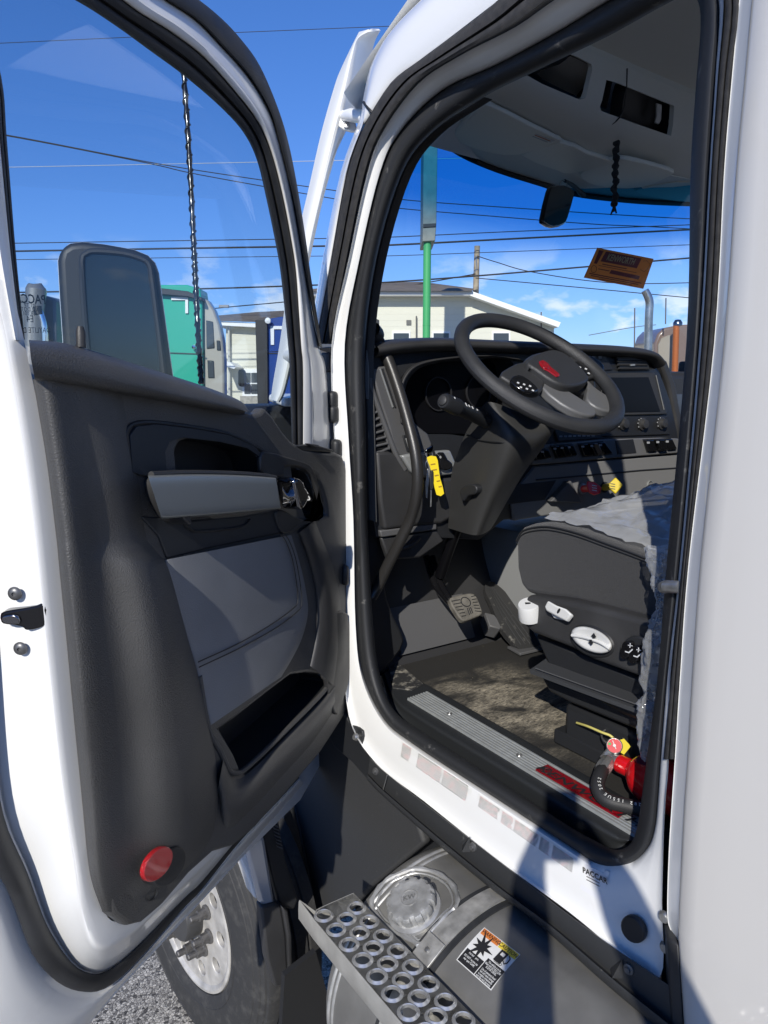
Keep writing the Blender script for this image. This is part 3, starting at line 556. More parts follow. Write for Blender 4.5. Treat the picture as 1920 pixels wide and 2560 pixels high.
# ------------------------------------------------------------------ dashboard
dn = V((0, -.998, .05)).normalized(); d0 = V((.5, 1.86, 2.3))
def df(a, b, w_=0): return onp(a, b, d0 + dn * w_, dn)
def DF(w_): return lambda a, b: df(a, b, w_)
dash_o = [(915,905),(945,868),(1200,864),(1620,884),(1650,930),(1676,1000),(1694,1080),(1700,1130),(1702,1260),(1500,1278),(1260,1300),(1200,1350),(1100,1345),(1085,1326),(940,1345),(926,1240),(924,1100)]
dash = prism('dashboard', dash_o, DF(0), -dn * .26, PLASD, truck, bevel=.006)
clu = [(1012,1064),(1011,990),(1024,946),(1058,917),(1130,902),(1230,896),(1310,905),(1320,1090),(1150,1086),(1062,1084)]
carve(dash, [prism('cut', clu, DF(.05), -dn * .17, PLASD, sm=3)])
prism('gauge_lens', shift(clu, 3, -2), DF(-.09), -dn * .01, LENS, dash, sm=3)
for q, r_ in (((1095,985),.055),((1195,980),.055),((1255,1010),.03)):
    lathe('gauge_ring', [(r_, 0), (r_, .006), (r_ * .93, .006), (r_ * .93, 0)], df(*q, -.088), dn, mat('gauge_grey', (.02, .02, .022), .5), dash, seg=28)
N1 = [(932,858),(1000,847),(1100,842),(1200,846),(1400,855),(1560,863),(1625,873),(1648,893)]
Yn = lambda L, y: [onY(a, b, y) for a, b in L]
top = Yn(N1, 1.85)
loft('dash_top_pad', [[V((p.x, 2.55, 2.50)) for p in top], [V((p.x, 2.1, p.z - .005)) for p in top], [V((p.x, 1.9, p.z)) for p in top], [p + V((0, -.025, -.012)) for p in top], [p + V((0, -.022, -.034)) for p in top], [p + V((0, .03, -.046)) for p in top]], PLAS, dash, nv=4, nu=4, angle=80)
# hood lip round the gauges
loft('gauge_hood', [[df(a, b, .0) for a, b in clu[:7]], [df(a - 6, b - 5, .022) for a, b in clu[:7]], [df(a - 11, b - 8, .02) for a, b in clu[:7]], [df(a - 15, b - 10, -.004) for a, b in clu[:7]]], PLAS, dash, nv=3, nu=5, angle=80)
prism('left_fascia', [(925,940),(936,922),(950,917),(990,925),(1014,1040),(1062,1084),(1068,1130),(992,1138),(966,1070)], DF(.0), dn * .016, GREYP, dash, sm=2, bevel=.005)
tube('fascia_edge', cr([df(a, b, .016) for a, b in ((925,945),(930,975),(958,1052),(990,1136),(1012,1174))], 6), .008, GREYP, dash, seg=10)
for k in range(2): tube('fascia_slot', [df(950 + k * 6, 922, .018), df(982 + k * 6, 1018, .018)], .0028, SILV if k == 0 else PLASD, dash, seg=6)
ign = prism('ignition_panel', [(990,1138),(1028,1131),(1066,1128),(1112,1124),(1128,1162),(1134,1178),(1112,1186),(1036,1194),(1012,1176)], DF(.0), dn * .03, SILV, dash, bevel=.008, seg=3)
prism('light_switch', [(1088,1136),(1102,1130),(1112,1148),(1124,1158),(1120,1172),(1098,1174),(1092,1155)], DF(.03), dn * .016, GLOSSB, ign, sm=2, bevel=.004)
text('switch_symbol', '*', df(1101,1146,.047), (1, 0, 0), (0, .17, .98), .014, WHITE2, ign)
lathe('ignition_lock', [(.016, 0), (.016, .012), (.012, .018), (0, .018)], df(1072,1135,.028), dn, DCHROME, ign, seg=18)
prism('switch_bezel', [(1004,1088),(1018,1086),(1030,1128),(1016,1130)], DF(.014), dn * .006, PLASD, dash, bevel=.002)
prism('switch_cap', [(1012,1096),(1018,1095),(1026,1120),(1020,1121)], DF(.019), dn * .006, SILV, dash, bevel=.002)
vent_o = [(924,1008),(936,1006),(970,1108),(968,1122),(926,1124)]
sv = prism('side_vent', vent_o, DF(.002), dn * .004, mat('void_black', (.004, .004, .004), .9), dash)
for k in range(6):
    y = 1034 + k * 16; xr = 937 + (y - 1010) * .31
    tube('vent_slat', [df(927, y + 4, .01), df(xr, y - 6, .014)], .0036, GREYP, sv, seg=8)
tube('vent_frame', cr([df(a, b, .01) for a, b in vent_o], 3, True), .004, GREYP, sv, seg=8, closed=True)
lo = prism('knee_panel', [(927,1128),(960,1128),(990,1142),(1012,1178),(1036,1198),(1124,1192),(1138,1215),(1122,1290),(1088,1308),(1020,1312),(948,1322),(936,1250)], DF(-.01), dn * .03, PLAS, dash, bevel=.01, seg=3)
prism('knee_strip', [(938,1324),(1079,1307),(1080,1322),(942,1341)], DF(-.012), dn * .026, GREYP, dash, bevel=.004)
prism('fuse_cover', [(942,1342),(1082,1324),(1100,1350),(1040,1392),(962,1398)], DF(-.02), dn * .022, PLAS, dash, bevel=.006)
tube('hood_release', cr([df(1000,1372,.01), df(1030,1362,.02), df(1048,1345,.01)], 5), .006, PLASD, dash)
# centre stack
prism('upper_switch_bank', [(1440,886),(1510,884),(1530,925),(1462,930)], DF(.0), dn * .006, PLASD, dash, bevel=.003)
for k in range(2): prism('bank_icon', rr(1484 + k * 16, 893, 8, 8, .4), DF(.007), dn * .001, mat('icon_grey', (.35, .36, .37), .6), dash)
cv = prism('centre_vent', [(1536,888),(1612,888),(1622,926),(1546,928)], DF(.0), dn * .008, PLASD, dash, bevel=.004)
for k in range(4): tube('vent_slat', [df(1540 + k * 2, 894 + k * 9, .011), df(1613 + k * 2, 894 + k * 9, .011)], .0032, PLAS, cv, seg=6)
prism('vent_thumb', [(1574,911),(1585,910),(1586,914),(1575,915)], DF(.014), dn * .004, SILV, cv)
bez = prism('screen_bezel', [(1500,934),(1632,932),(1664,1036),(1500,1040)], DF(.0), dn * .01, PLAS, dash, bevel=.004)
prism('screen', [(1505,944),(1620,943),(1650,1029),(1505,1031)], DF(.0105), dn * .002, LENS, bez)
tube('bezel_highlight', [df(1640,938,.012), df(1660,1024,.012)], .002, SILV, bez, seg=6)
hv = prism('climate_panel', [(1500,1042),(1664,1040),(1672,1086),(1500,1092)], DF(.0), dn * .008, PLASD, dash, bevel=.003)
for q in ((1555,1059),(1604,1060),(1652,1058)):
    kn = lathe('climate_knob', [(.024, 0), (.024, .008), (.018, .010), (.016, .022), (0, .023)], df(*q, .008), dn, PLAS, hv, seg=24)
    for a in range(7):
        an_ = R(-120 + a * 40); p = df(*q, .017) + V((1, 0, 0)) * .021 * math.sin(an_) + V((0, .17, .98)) * .021 * math.cos(an_)
        box('knob_mark', p, ((1, 0, 0), dn, (0, .17, .98)), (.004, .001, .004), MATS['icon_grey'], kn, bevel=0)
rad = prism('radio_panel', [(1380,1062),(1500,1060),(1502,1096),(1392,1104)], DF(.0), dn * .007, PLASD, dash, bevel=.003)
for k in range(8): prism('radio_label', rr(1402 + k * 11.5, 1091 - k * .3, 8, 4, .3), DF(.008), dn * .0006, MATS['icon_grey'], rad)
sb = prism('switch_rail', [(1310,1128),(1345,1112),(1500,1098),(1640,1094),(1684,1096),(1698,1126),(1690,1132),(1586,1140),(1321,1162)], DF(.0), dn * .022, mat('satin_grey_trim', (.17, .17, .17), .42, metal=.3), dash, bevel=.004)
for o_, n_ in (([(1375,1113),(1428,1108),(1440,1140),(1388,1147)],3), ([(1443,1108),(1506,1102),(1530,1136),(1455,1143)],3), ([(1538,1101),(1582,1098),(1590,1132),(1544,1136)],0), ([(1606,1098),(1676,1095),(1690,1124),(1616,1131)],3), ([(1330,1130),(1362,1120),(1372,1146),(1336,1152)],2)):
    pk = prism('switch_pocket', o_, DF(.0225), dn * .002, PLASD, sb)
    for k in range(n_):
        f = lambda s_, t_: tuple(o_[0][i] * (1 - s_) * (1 - t_) + o_[1][i] * s_ * (1 - t_) + o_[2][i] * s_ * t_ + o_[3][i] * (1 - s_) * t_ for i in (0, 1))
        s0, s1 = k / n_ + .03, (k + 1) / n_ - .03
        prism('rocker_switch', [f(s0, .08), f(s1, .08), f(s1, .92), f(s0, .92)], DF(.024), dn * (.012 + .006 * (k % 2)), GLOSSB, pk if False else sb, bevel=.003)
        a = f((s0 + s1) / 2, .28); prism('rocker_icon', rr(a[0], a[1], 7, 5, .5), DF(.0375 + .006 * (k % 2)), dn * .0006, MATS['icon_grey'], sb)
low = prism('lower_dash_panel', [(1322,1164),(1586,1142),(1692,1134),(1696,1200),(1650,1262),(1500,1276),(1400,1280),(1270,1300),(1262,1240)], DF(-.02), dn * .03, mat('mid_grey_panel', (.17, .17, .168), .5, bump=(700, .2)), dash, bevel=.006)
tube('panel_crease', [df(1340,1200,.011), df(1600,1176,.011), df(1690,1170,.011)], .003, PLASD, low, seg=6)
tube('panel_crease', [df(1500,1262,.011), df(1690,1246,.011)], .003, PLASD, low, seg=6)
prism('wedge_bin', [(1362,1252),(1412,1200),(1440,1256)], DF(.01), dn * .03, GREYP, low, bevel=.004)
prism('lower_pocket', [(1262,1215),(1390,1200),(1360,1250),(1262,1262)], DF(.009), dn * .003, PLASD, low, bevel=.002)
for nm_, q0, q1, sh, m_ in (('trailer_brake_knob', (1456,1222), (1484,1220), [(1470,1206),(1484,1208),(1500,1220),(1496,1232),(1484,1236),(1473,1230),(1468,1216)], mat('red_knob', (.78, .016, .02), .3, coat=.4)), ('parking_brake_knob', (1510,1218), (1530,1216), [(1518,1216),(1536,1198),(1552,1214),(1536,1233)], mat('yellow_knob', (.60, .46, .02), .35, coat=.3))):
    a, b = df(*q0, .012), df(*q1, .085); sh = [(q1[0] + (u_ - q1[0]) * 1.2, q1[1] + (v_ - q1[1]) * 1.2) for u_, v_ in sh]
    k_ = tube(nm_, [a, b], .013, m_, dash, seg=16)
    hn = V((-.62, -.74, .28)).normalized(); prism('knob_head', sh, PP(b, hn), hn * .014, m_, k_, sm=0, bevel=.004, seg=3)
    lathe('knob_bezel', [(.02, 0), (.02, .006), (.014, .008)], df(*q0, .01), dn, SILV if nm_[0] == 't' else PLASD, k_, seg=18)
    for j in range(3): prism('knob_print', [(q1[0] - 4, q1[1] - 8 + j * 6), (q1[0] + 8, q1[1] - 6 + j * 6), (q1[0] + 8, q1[1] - 4 + j * 6), (q1[0] - 4, q1[1] - 6 + j * 6)], PP(b + hn * .0145, hn), hn * .0004, WHITE2 if nm_[0] == 't' else PLASD, k_)
lathe('lighter_ring', [(.017, 0), (.017, .006), (.0145, .006), (.0145, 0)], df(1624,1212,.01), dn, SILV, dash, seg=22)
prism('dash_side', [(1650,900),(1672,960),(1690,1050),(1700,1130),(1712,1130),(1706,1050),(1690,960),(1668,900)], DF(.0), -dn * .3, PLAS, dash, bevel=.01, seg=3)
# passenger side of the dash beyond the stack, and far door
pas = box('passenger_dash', (1.62, 2.14, 2.16), None, (.46, .40, .55), PLAS, dash, bevel=.03, seg=3)
box('passenger_trim_strip', (1.62, 1.932, 2.30), None, (.44, .02, .085), mat('slate_strip', (.10, .12, .15), .35, metal=.4), dash, bevel=.004)
pv = box('passenger_vent', (1.43, 1.925, 2.30), None, (.07, .02, .10), PLASD, dash, bevel=.008)
for k in range(5): box('vent_slat', (1.43, 1.912, 2.265 + k * .018), None, (.06, .008, .004), PLAS, pv, bevel=.001)

# ------------------------------------------------------------------ steering wheel and column
sc_ = V((.47, 1.5195, 2.4255)); sn = V((.031, -math.cos(.915), math.sin(.915))).normalized()
RIM = mat('grained_rim', (.026, .027, .029), .5, bump=(520, .6), var=(12, .12))
ring = lathe_me([(.2405 + .0215 * math.cos(2 * math.pi * i / 14), .0215 * .95 * math.sin(2 * math.pi * i / 14)) for i in range(15)], sc_, sn, 72)
rim = link('steering_wheel', ring, RIM, truck, angle=90)
SW = lambda w_: PP(sc_ + sn * w_, sn)
HUBM = mat('hub_plastic', (.030, .031, .033), .46, bump=(700, .35))
SPK = mat('silver_grey_spoke', (.15, .152, .155), .42, metal=.3, bump=(700, .3))
prism('hub_pad', [(1304,930),(1328,908),(1362,897),(1382,899),(1407,912),(1434,937),(1456,964),(1452,977),(1428,986),(1396,987),(1362,972),(1328,948)], SW(-.02), sn * .034, HUBM, rim, sm=4, bevel=.010, seg=4)
prism('hub_base', [(1290,935),(1330,912),(1400,915),(1445,950),(1468,985),(1462,1010),(1420,1012),(1360,992),(1310,962)], SW(-.07), sn * .05, HUBM, rim, sm=3, bevel=.012, seg=3)
prism('spoke', [(1240,958),(1262,936),(1300,922),(1330,946),(1350,968),(1346,990),(1330,998),(1290,984)], SW(-.03), sn * .026, HUBM, rim, sm=2, bevel=.007, seg=3)
prism('spoke', [(1404,912),(1440,903),(1472,908),(1500,930),(1494,950),(1462,962),(1440,945)], SW(-.03), sn * .026, HUBM, rim, sm=2, bevel=.007, seg=3)
prism('spoke', [(1342,984),(1364,974),(1400,990),(1440,1014),(1478,1042),(1474,1056),(1440,1052),(1390,1026)], SW(-.034), sn * .026, SPK, rim, sm=2, bevel=.006, seg=3)
prism('spoke', [(1456,966),(1474,984),(1500,1002),(1540,1022),(1536,1040),(1512,1046),(1480,1036),(1454,1014),(1458,990)], SW(-.034), sn * .026, SPK, rim, sm=2, bevel=.006, seg=3)
for o_ in ([(1272,956),(1293,942),(1318,954),(1342,976),(1334,985),(1308,984)], [(1414,916),(1440,908),(1462,910),(1474,926),(1470,938),(1444,942)]):
    pd_ = prism('switch_pod', o_, SW(-.005), sn * .008, GLOSSB, rim, sm=2, bevel=.003)
    cx, cy = sum(a for a, b in o_) / len(o_), sum(b for a, b in o_) / len(o_)
    for i in range(3):
        for j in range(2):
            prism('pod_icon', rr(cx - 16 + i * 15 + j * 7, cy - 9 + i * 4 + j * 11, 6, 3.2, .3, 25), SW(.0034), sn * .0006, mat('icon_white', (.62, .63, .64), .5), rim)
em = prism('wheel_emblem', [(1346,906),(1355,902),(1368,910),(1376,920),(1398,938),(1397,943),(1390,944),(1370,930),(1359,925),(1350,916)], SW(.0142), sn * .004, mat('red_emblem', (.28, .006, .012), .2, coat=.7), rim, bevel=.0015)
prism('emblem_crest', ell(1362, 915, 11, 5.5, 35, 16), SW(.0185), sn * .002, MATS['red_emblem'], rim, bevel=.001)
COLM = mat('column_plastic', (.033, .033, .032), .46, bump=(900, .22))
col_rows = []
for (a, b, c, d) in (((1200,1022),(1226,1005),(1300,1030),(1396,1062)), ((1178,1060),(1258,1064),(1330,1090),(1380,1085)), ((1162,1088),(1262,1104),(1320,1130),(1350,1130)), ((1131,1172),(1236,1184),(1290,1190),(1312,1180)), ((1126,1240),(1212,1258),(1250,1262),(1270,1250)), ((1120,1320),(1186,1338),(1220,1328),(1238,1306))):
    col_rows.append([onX(*a, .40), onX(*b, .385), onX(*c, .47), onX(*d, .56)])
colm = loft('steering_column', col_rows, COLM, truck, nu=5, nv=4, angle=60)
tube('column_seam', cr([onX(a, b, x) for a, b, x in ((1166,1084,.393),(1200,1100,.384),(1258,1106,.383),(1330,1112,.48))], 6), .0018, PLASD, colm, seg=6)
st0, st1 = dep(1108, 1002, 2.02), dep(1215, 1052, 2.17)
stk = tube('turn_stalk', [st0, st0.lerp(st1, .04), st0.lerp(st1, .30), st0.lerp(st1, .31), st0.lerp(st1, .34), st0.lerp(st1, .36), st0.lerp(st1, 1)], [.019, .0225, .0235, .0215, .0215, .019, .021], PLASD, colm, seg=20)
lathe('stalk_button', [(.013, 0), (.013, .004), (.010, .006), (0, .006)], st0, (st0 - st1), PLAS, stk, seg=18)
ax_ = (st1 - st0).normalized(); upv = (V((0, 0, 1)) - ax_ * ax_.z).normalized(); sidev = (CAM - st0); sidev = (sidev - ax_ * sidev.dot(ax_)).normalized()
for t, h_ in ((.12, .006), (.40, .012), (.47, .008), (.55, .010), (.66, .006)):
    nn = (upv * .75 + sidev * .66).normalized(); box('stalk_mark', st0.lerp(st1, t) + nn * (.0232 if t < .3 else .0200), (ax_, ax_.cross(nn), nn), (.004, h_, .0012), MATS['icon_white'], stk, bevel=0)
prism('tilt_lever', [(1150,1226),(1165,1212),(1186,1212),(1192,1224),(1186,1236),(1168,1240),(1158,1254),(1152,1244)], XP(.36), (.03, 0, 0), PLASD, colm, sm=2, bevel=.006)
tube('lower_column', [onX(1150, 1300, .45), onX(1120, 1380, .45), onX(1100, 1440, .45)], .018, LENS, colm)
# grab handle on the pillar
gh = cr([onX(926,826,.13), onX(938,838,.16), onX(952,862,.175), onX(975,912,.185), onX(1000,985,.19), onX(1022,1062,.19), onX(1038,1130,.19), onX(1044,1190,.19), onX(1040,1245,.19), onX(1025,1300,.19), onX(1000,1352,.175), onX(970,1412,.16), onX(944,1466,.145), onX(928,1494,.125)], 5)
ghd = tube('grab_handle', gh, .0168, mat('handle_rubber', (.024, .023, .022), .36, bump=(500, .15)), truck, seg=18, angle=80)
lathe('handle_collar', [(.028, -.012), (.028, .01), (.025, .022), (.018, .024)], gh[3], gh[6] - gh[3], PLAS, ghd, seg=20)
# pillar trim inside
pt = [(918,1300),(914,1100),(912,860),(942,640),(1004,434),(1080,330),(1207,243)]
loft('pillar_trim', [lp(pt, .10), lp(shift(pt, 6), .112), lp(shift(pt, 20, 4), .125), lp(shift(pt, 24, 6), .14), lp(shift(pt, 10, 6), .22)], PLASD, truck, nv=2)
loft('pillar_trim_insert', [lp([(910,780),(908,860),(914,930),(913,996)], .108), lp([(922,782),(917,860),(922,930),(921,998)], .112)], LGREY, truck, solid=.004)

def ws(x, t): return V((x + .08 * t * max(0, 1 - x), 2.72 - .34 * t - .74 * (abs(x - 1.0) / .9) ** 3 * (1 - .45 * t), 2.44 + .66 * t))

# ------------------------------------------------------------------ driver's seat
seat = prism('driver_seat', [(1288,1350),(1291,1334),(1304,1319),(1330,1310),(1372,1308),(1430,1320),(1510,1346),(1600,1380),(1720,1430),(1720,1600),(1615,1548),(1499,1519),(1419,1500),(1350,1492),(1318,1484),(1300,1462),(1290,1420)], XP(.265), (.50, 0, 0), FAB, truck, bevel=.035, seg=5)
tube('cushion_seam', cr([onX(a, b, .263) for a, b in ((1290,1352),(1306,1328),(1340,1318),(1380,1318),(1440,1332),(1510,1357),(1600,1390),(1700,1432))], 8), .0022, PLASD, seat, seg=6)
tube('cushion_seam', cr([onX(a, b + 8, .262) for a, b in ((1290,1352),(1306,1328),(1340,1318),(1380,1318),(1440,1332),(1510,1357),(1600,1390),(1700,1432))], 8), .0013, PLASD, seat, seg=6)
box('backrest', (.515, .72, 2.12), ((1, 0, 0), (0, .97, .22), (0, -.22, .97)), (.50, .13, .82), FAB, seat, bevel=.04, seg=4)
panel = prism('seat_side_panel', [(1318,1488),(1350,1494),(1419,1502),(1499,1521),(1615,1550),(1720,1582),(1720,1748),(1605,1696),(1480,1650),(1430,1622),(1330,1583),(1304,1562),(1297,1537),(1303,1508)], XP(.228), (.06, 0, 0), PLAS, seat, bevel=.014, seg=4)
WKN = mat('white_knob', (.62, .62, .60), .42)
kz = onX(1328, 1528, .235)
k1 = lathe('dial_knob', [(.031, -.004), (.031, .0), (.028, .034), (.026, .038), (0, .038)], kz + V((0, 0, -.012)), (-.35, -.1, .93), WKN, seat, seg=26)
dn_ = V((-.35, -.1, .93)).normalized(); box('dial_mark', kz + V((0, 0, -.012)) + dn_ * .0385, (RT, dn_.cross(RT), dn_), (.018, .006, .0012), PLASD, k1, bevel=0)
lv = prism('recline_lever', [(1369,1520),(1377,1505),(1398,1517),(1422,1526),(1437,1540),(1424,1557),(1400,1545),(1374,1531)], XP(.212), (-.012, 0, .006), WKN, seat, bevel=.004, seg=3)
prism('lever_stem', [(1376,1534),(1400,1540),(1410,1552),(1384,1546)], XP(.214), (.02, 0, 0), WKN, seat, bevel=.003)
prism('lever_mark', ell(1397, 1527, 7, 3, -62, 12), XP(.199), (-.001, 0, 0), PLASD, lv)
prism('slide_recess', ell(1478, 1604, 60, 38, 26, 28), XP(.224), (.02, 0, 0), PLASD, seat, bevel=.006)
ov = []
for s_, x_ in ((1.0, .224), (1.0, .212), (.9, .204), (.55, .206), (.12, .208)): ov.append([onX(a, b, x_) for a, b in ell(1479, 1600, 54 * s_, 28 * s_, 24, 20)])
knob = loft('slide_knob', ov, WKN, seat, cu=True, nu=2, nv=2, angle=70)
tube('knob_ridge', cr([onX(a, b, .203) for a, b in ((1430,1588),(1465,1594),(1500,1606),(1525,1622))], 5), .004, WKN, knob, seg=8)
for c_, s_ in (((1484, 1591), -1), ((1477, 1604), 1)):
    u_ = 9; prism('knob_arrow', [(c_[0] - 7, c_[1]), (c_[0] + s_ * -0 + 1, c_[1] + s_ * u_), (c_[0] + 7, c_[1] + 2), (c_[0] + 3, c_[1] + 1), (c_[0] + 3, c_[1] - s_ * 5), (c_[0] - 3, c_[1] - s_ * 5), (c_[0] - 3, c_[1])], XP(.199), (-.0008, 0, 0), PLASD, knob)
prism('lumbar_recess', [(1552,1615),(1578,1590),(1620,1603),(1618,1660),(1556,1648)], XP(.222), (.01, 0, 0), PLASD, seat, sm=2, bevel=.004)
for k in range(2):
    x0, y0 = 1574 + k * 21, 1622 + k * 11
    rk = prism('lumbar_button', [(x0 - 9, y0 - 16), (x0 + 4, y0 - 22), (x0 + 14, y0 - 16), (x0 + 10, y0 + 16), (x0 - 4, y0 + 22), (x0 - 14, y0 + 16)], XP(.222), (-.016, 0, 0), GLOSSB, seat, sm=2, bevel=.004)
    for p_ in ([(x0 - 4, y0 - 10), (x0 + 8, y0 - 8), (x0 + 8, y0 - 6.4), (x0 - 4, y0 - 8.4)], [(x0 + 1, y0 - 14), (x0 + 3, y0 - 14), (x0 + 2, y0 - 3), (x0, y0 - 3)], [(x0 - 11, y0 + 5), (x0 - 2, y0 + 8), (x0 + 7, y0), (x0 + 8, y0 + 3), (x0 - 1, y0 + 11), (x0 - 11, y0 + 8)]):
        prism('button_print', p_, XP(.2055), (-.0006, 0, 0), MATS['icon_white'], rk)
prism('under_seat', [(1335,1585),(1430,1624),(1605,1698),(1720,1750),(1720,1850),(1560,1790),(1380,1690)], XP(.27), (.42, 0, 0), PLASD, seat, bevel=.01)
fl = [onX(1374,1645,.30), onX(1325,1679,.215), onX(1440,1722,.212), onX(1592,1778,.21), onX(1640,1796,.21), onX(1650,1752,.30), onX(1590,1724,.30), onX(1470,1680,.30)]
mesh('seat_skirt', fl, [(0, 1, 2, 7), (7, 2, 3, 6), (6, 3, 4, 5)], mat('skirt_vinyl', (.045, .047, .050), .5, bump=(420, .3)), seat, solid=.010, bevel=.003, angle=30)
tube('skirt_stitch', cr([onX(a, b, .2125) + V((0, 0, .007)) for a, b in ((1338,1677),(1440,1714),(1520,1743),(1592,1769))], 8), .0012, GREYP, seat, seg=5)
prism('skirt_riser', [(1350,1690),(1440,1722),(1600,1782),(1720,1830),(1720,1880),(1600,1830),(1430,1760),(1372,1730)], XP(.29), (.38, 0, 0), PLASD, seat, bevel=.008)
box('seat_pedestal', (.50, 1.03, ZF + .06), None, (.38, .42, .12), PLASD, seat, bevel=.012)
box('seat_rail', (.33, 1.02, ZF + .02), None, (.05, .5, .04), PLASD, seat, bevel=.006)
tube('rail_stay', [onX(1512,1880,.34), onX(1536,1795,.34)], .011, PLAS, seat, seg=8)
# ------------------------------------------------------------------ clear plastic wrap left on the seat
def filmmat():
    m = bpy.data.materials.new('clear_film'); m.use_nodes = True; MATS['clear_film'] = m
    t = m.node_tree; t.nodes.clear(); L = t.links.new
    o = t.nodes.new('ShaderNodeOutputMaterial'); tr = t.nodes.new('ShaderNodeBsdfTransparent'); tr.inputs[0].default_value = (.93, .94, .95, 1)
    df_ = t.nodes.new('ShaderNodeBsdfTranslucent'); df_.inputs[0].default_value = (.88, .9, .91, 1); di = t.nodes.new('ShaderNodeBsdfDiffuse'); di.inputs[0].default_value = (.88, .9, .91, 1)
    gl_ = t.nodes.new('ShaderNodeBsdfGlossy'); gl_.inputs['Roughness'].default_value = .10
    tcn = t.nodes.new('ShaderNodeTexCoord')
    def nz2(sc, de, di_):
        n = t.nodes.new('ShaderNodeTexNoise'); n.inputs['Scale'].default_value = sc; n.inputs['Detail'].default_value = de; n.inputs['Distortion'].default_value = di_; L(tcn.outputs['Object'], n.inputs['Vector']); return n.outputs['Fac']
    def crease(x, wd):
        a = t.nodes.new('ShaderNodeMath'); a.operation = 'SUBTRACT'; L(x, a.inputs[0]); a.inputs[1].default_value = .5
        b = t.nodes.new('ShaderNodeMath'); b.operation = 'ABSOLUTE'; L(a.outputs[0], b.inputs[0])
        c = t.nodes.new('ShaderNodeMapRange'); c.inputs[1].default_value = wd; c.inputs[2].default_value = 0; L(b.outputs[0], c.inputs[0]); return c.outputs[0]
    n1 = nz2(30, 3, 1.0)
    bn = t.nodes.new('ShaderNodeBump'); bn.inputs['Strength'].default_value = .25; bn.inputs['Distance'].default_value = .006; L(n1, bn.inputs['Height'])
    for q in (df_, di, gl_): L(bn.outputs[0], q.inputs['Normal'])
    m1 = t.nodes.new('ShaderNodeMixShader'); m1.inputs[0].default_value = .5; L(df_.outputs[0], m1.inputs[1]); L(di.outputs[0], m1.inputs[2])
    lw = t.nodes.new('ShaderNodeLayerWeight'); lw.inputs[0].default_value = .5; mr = t.nodes.new('ShaderNodeMapRange'); mr.inputs[1].default_value = .1; mr.inputs[2].default_value = .85; mr.inputs[3].default_value = .22; mr.inputs[4].default_value = .85; L(lw.outputs['Facing'], mr.inputs[0])
    m2 = t.nodes.new('ShaderNodeMixShader'); L(mr.outputs[0], m2.inputs[0]); L(tr.outputs[0], m2.inputs[1]); L(m1.outputs[0], m2.inputs[2])
    fr = t.nodes.new('ShaderNodeLayerWeight'); fr.inputs[0].default_value = .3; L(bn.outputs[0], fr.inputs['Normal'])
    fm = t.nodes.new('ShaderNodeMath'); fm.operation = 'MULTIPLY'; fm.inputs[1].default_value = .7; L(fr.outputs['Fresnel'], fm.inputs[0])
    m3 = t.nodes.new('ShaderNodeMixShader'); L(fm.outputs[0], m3.inputs[0]); L(m2.outputs[0], m3.inputs[1]); L(gl_.outputs[0], m3.inputs[2]); L(m3.outputs[0], o.inputs[0]); return m
FILM = filmmat()
rnd = random.Random(3)
def crumple(o, amp, seed):
    r_ = random.Random(seed)
    from mathutils import noise as nz_
    for v in o.data.vertices:
        d = nz_.turbulence_vector(v.co * 9 + V((seed, 0, 0)), 4, True); v.co += d * amp
def jitter(o, a, seed, ang=30):
    r_ = random.Random(seed)
    for v in o.data.vertices: v.co += V((r_.uniform(-a, a), r_.uniform(-a, a), r_.uniform(-a, a)))
    o.data.set_sharp_from_angle(angle=R(ang))
wrap = empty('plastic_wrap', (.5, 1.05, 1.9), 'crumpled clear plastic wrap draped over the driver seat cushion', 'plastic wrap')
fr_ = [[((1356,1303),.275),((1420,1317),.268),((1500,1340),.266),((1600,1377),.266),((1700,1415),.266)], [((1400,1290),.36),((1480,1300),.36),((1560,1322),.36),((1640,1345),.36),((1712,1365),.34)], [((1450,1281),.46),((1520,1276),.47),((1580,1285),.48),((1645,1305),.46),((1718,1318),.45)], [((1510,1272),.58),((1570,1256),.58),((1612,1250),.57),((1662,1268),.56),((1724,1280),.55)], [((1560,1262),.66),((1604,1238),.66),((1630,1226),.66),((1672,1240),.66),((1730,1240),.66)], [((1600,1248),.74),((1640,1232),.76),((1690,1206),.8),((1720,1200),.82),((1750,1196),.84)]]
f1 = loft('draped_sheet', [[onX(*p, x) for p, x in r_] for r_ in fr_], FILM, wrap, nu=6, nv=6, angle=30)
crumple(f1, .024, 2.0); jitter(f1, .0022, 8, 30)
def ruffle(name, pts, rs, seed, par, seg=20):
    path = cr(pts, 10); n = len(path); r2 = random.Random(seed); T, U = frames(path); vs_, fs = [], []
    ph = [r2.uniform(0, 6.28) for _ in range(6)]
    for i in range(n):
        b = T[i].cross(U[i]); k = i / (n - 1) * (len(rs) - 1); j = min(len(rs) - 2, int(k)); R0 = rs[j] + (rs[j + 1] - rs[j]) * (k - j)
        for s in range(seg):
            a = 2 * math.pi * s / seg; q = R0 * (1 + .16 * math.sin(3 * a + ph[0] + i * .35) + .12 * math.sin(5 * a + ph[1] - i * .45) + .12 * math.sin(i * .55 + ph[2]))
            vs_.append(path[i] + (U[i] * math.cos(a) + b * math.sin(a)) * q)
    for i in range(n - 1):
        for s in range(seg): fs.append((i * seg + s, i * seg + (s + 1) % seg, (i + 1) * seg + (s + 1) % seg, (i + 1) * seg + s))
    o = mesh(name, vs_, fs, FILM, par, angle=60); crumple(o, .006, seed); jitter(o, .0022, 3); return o
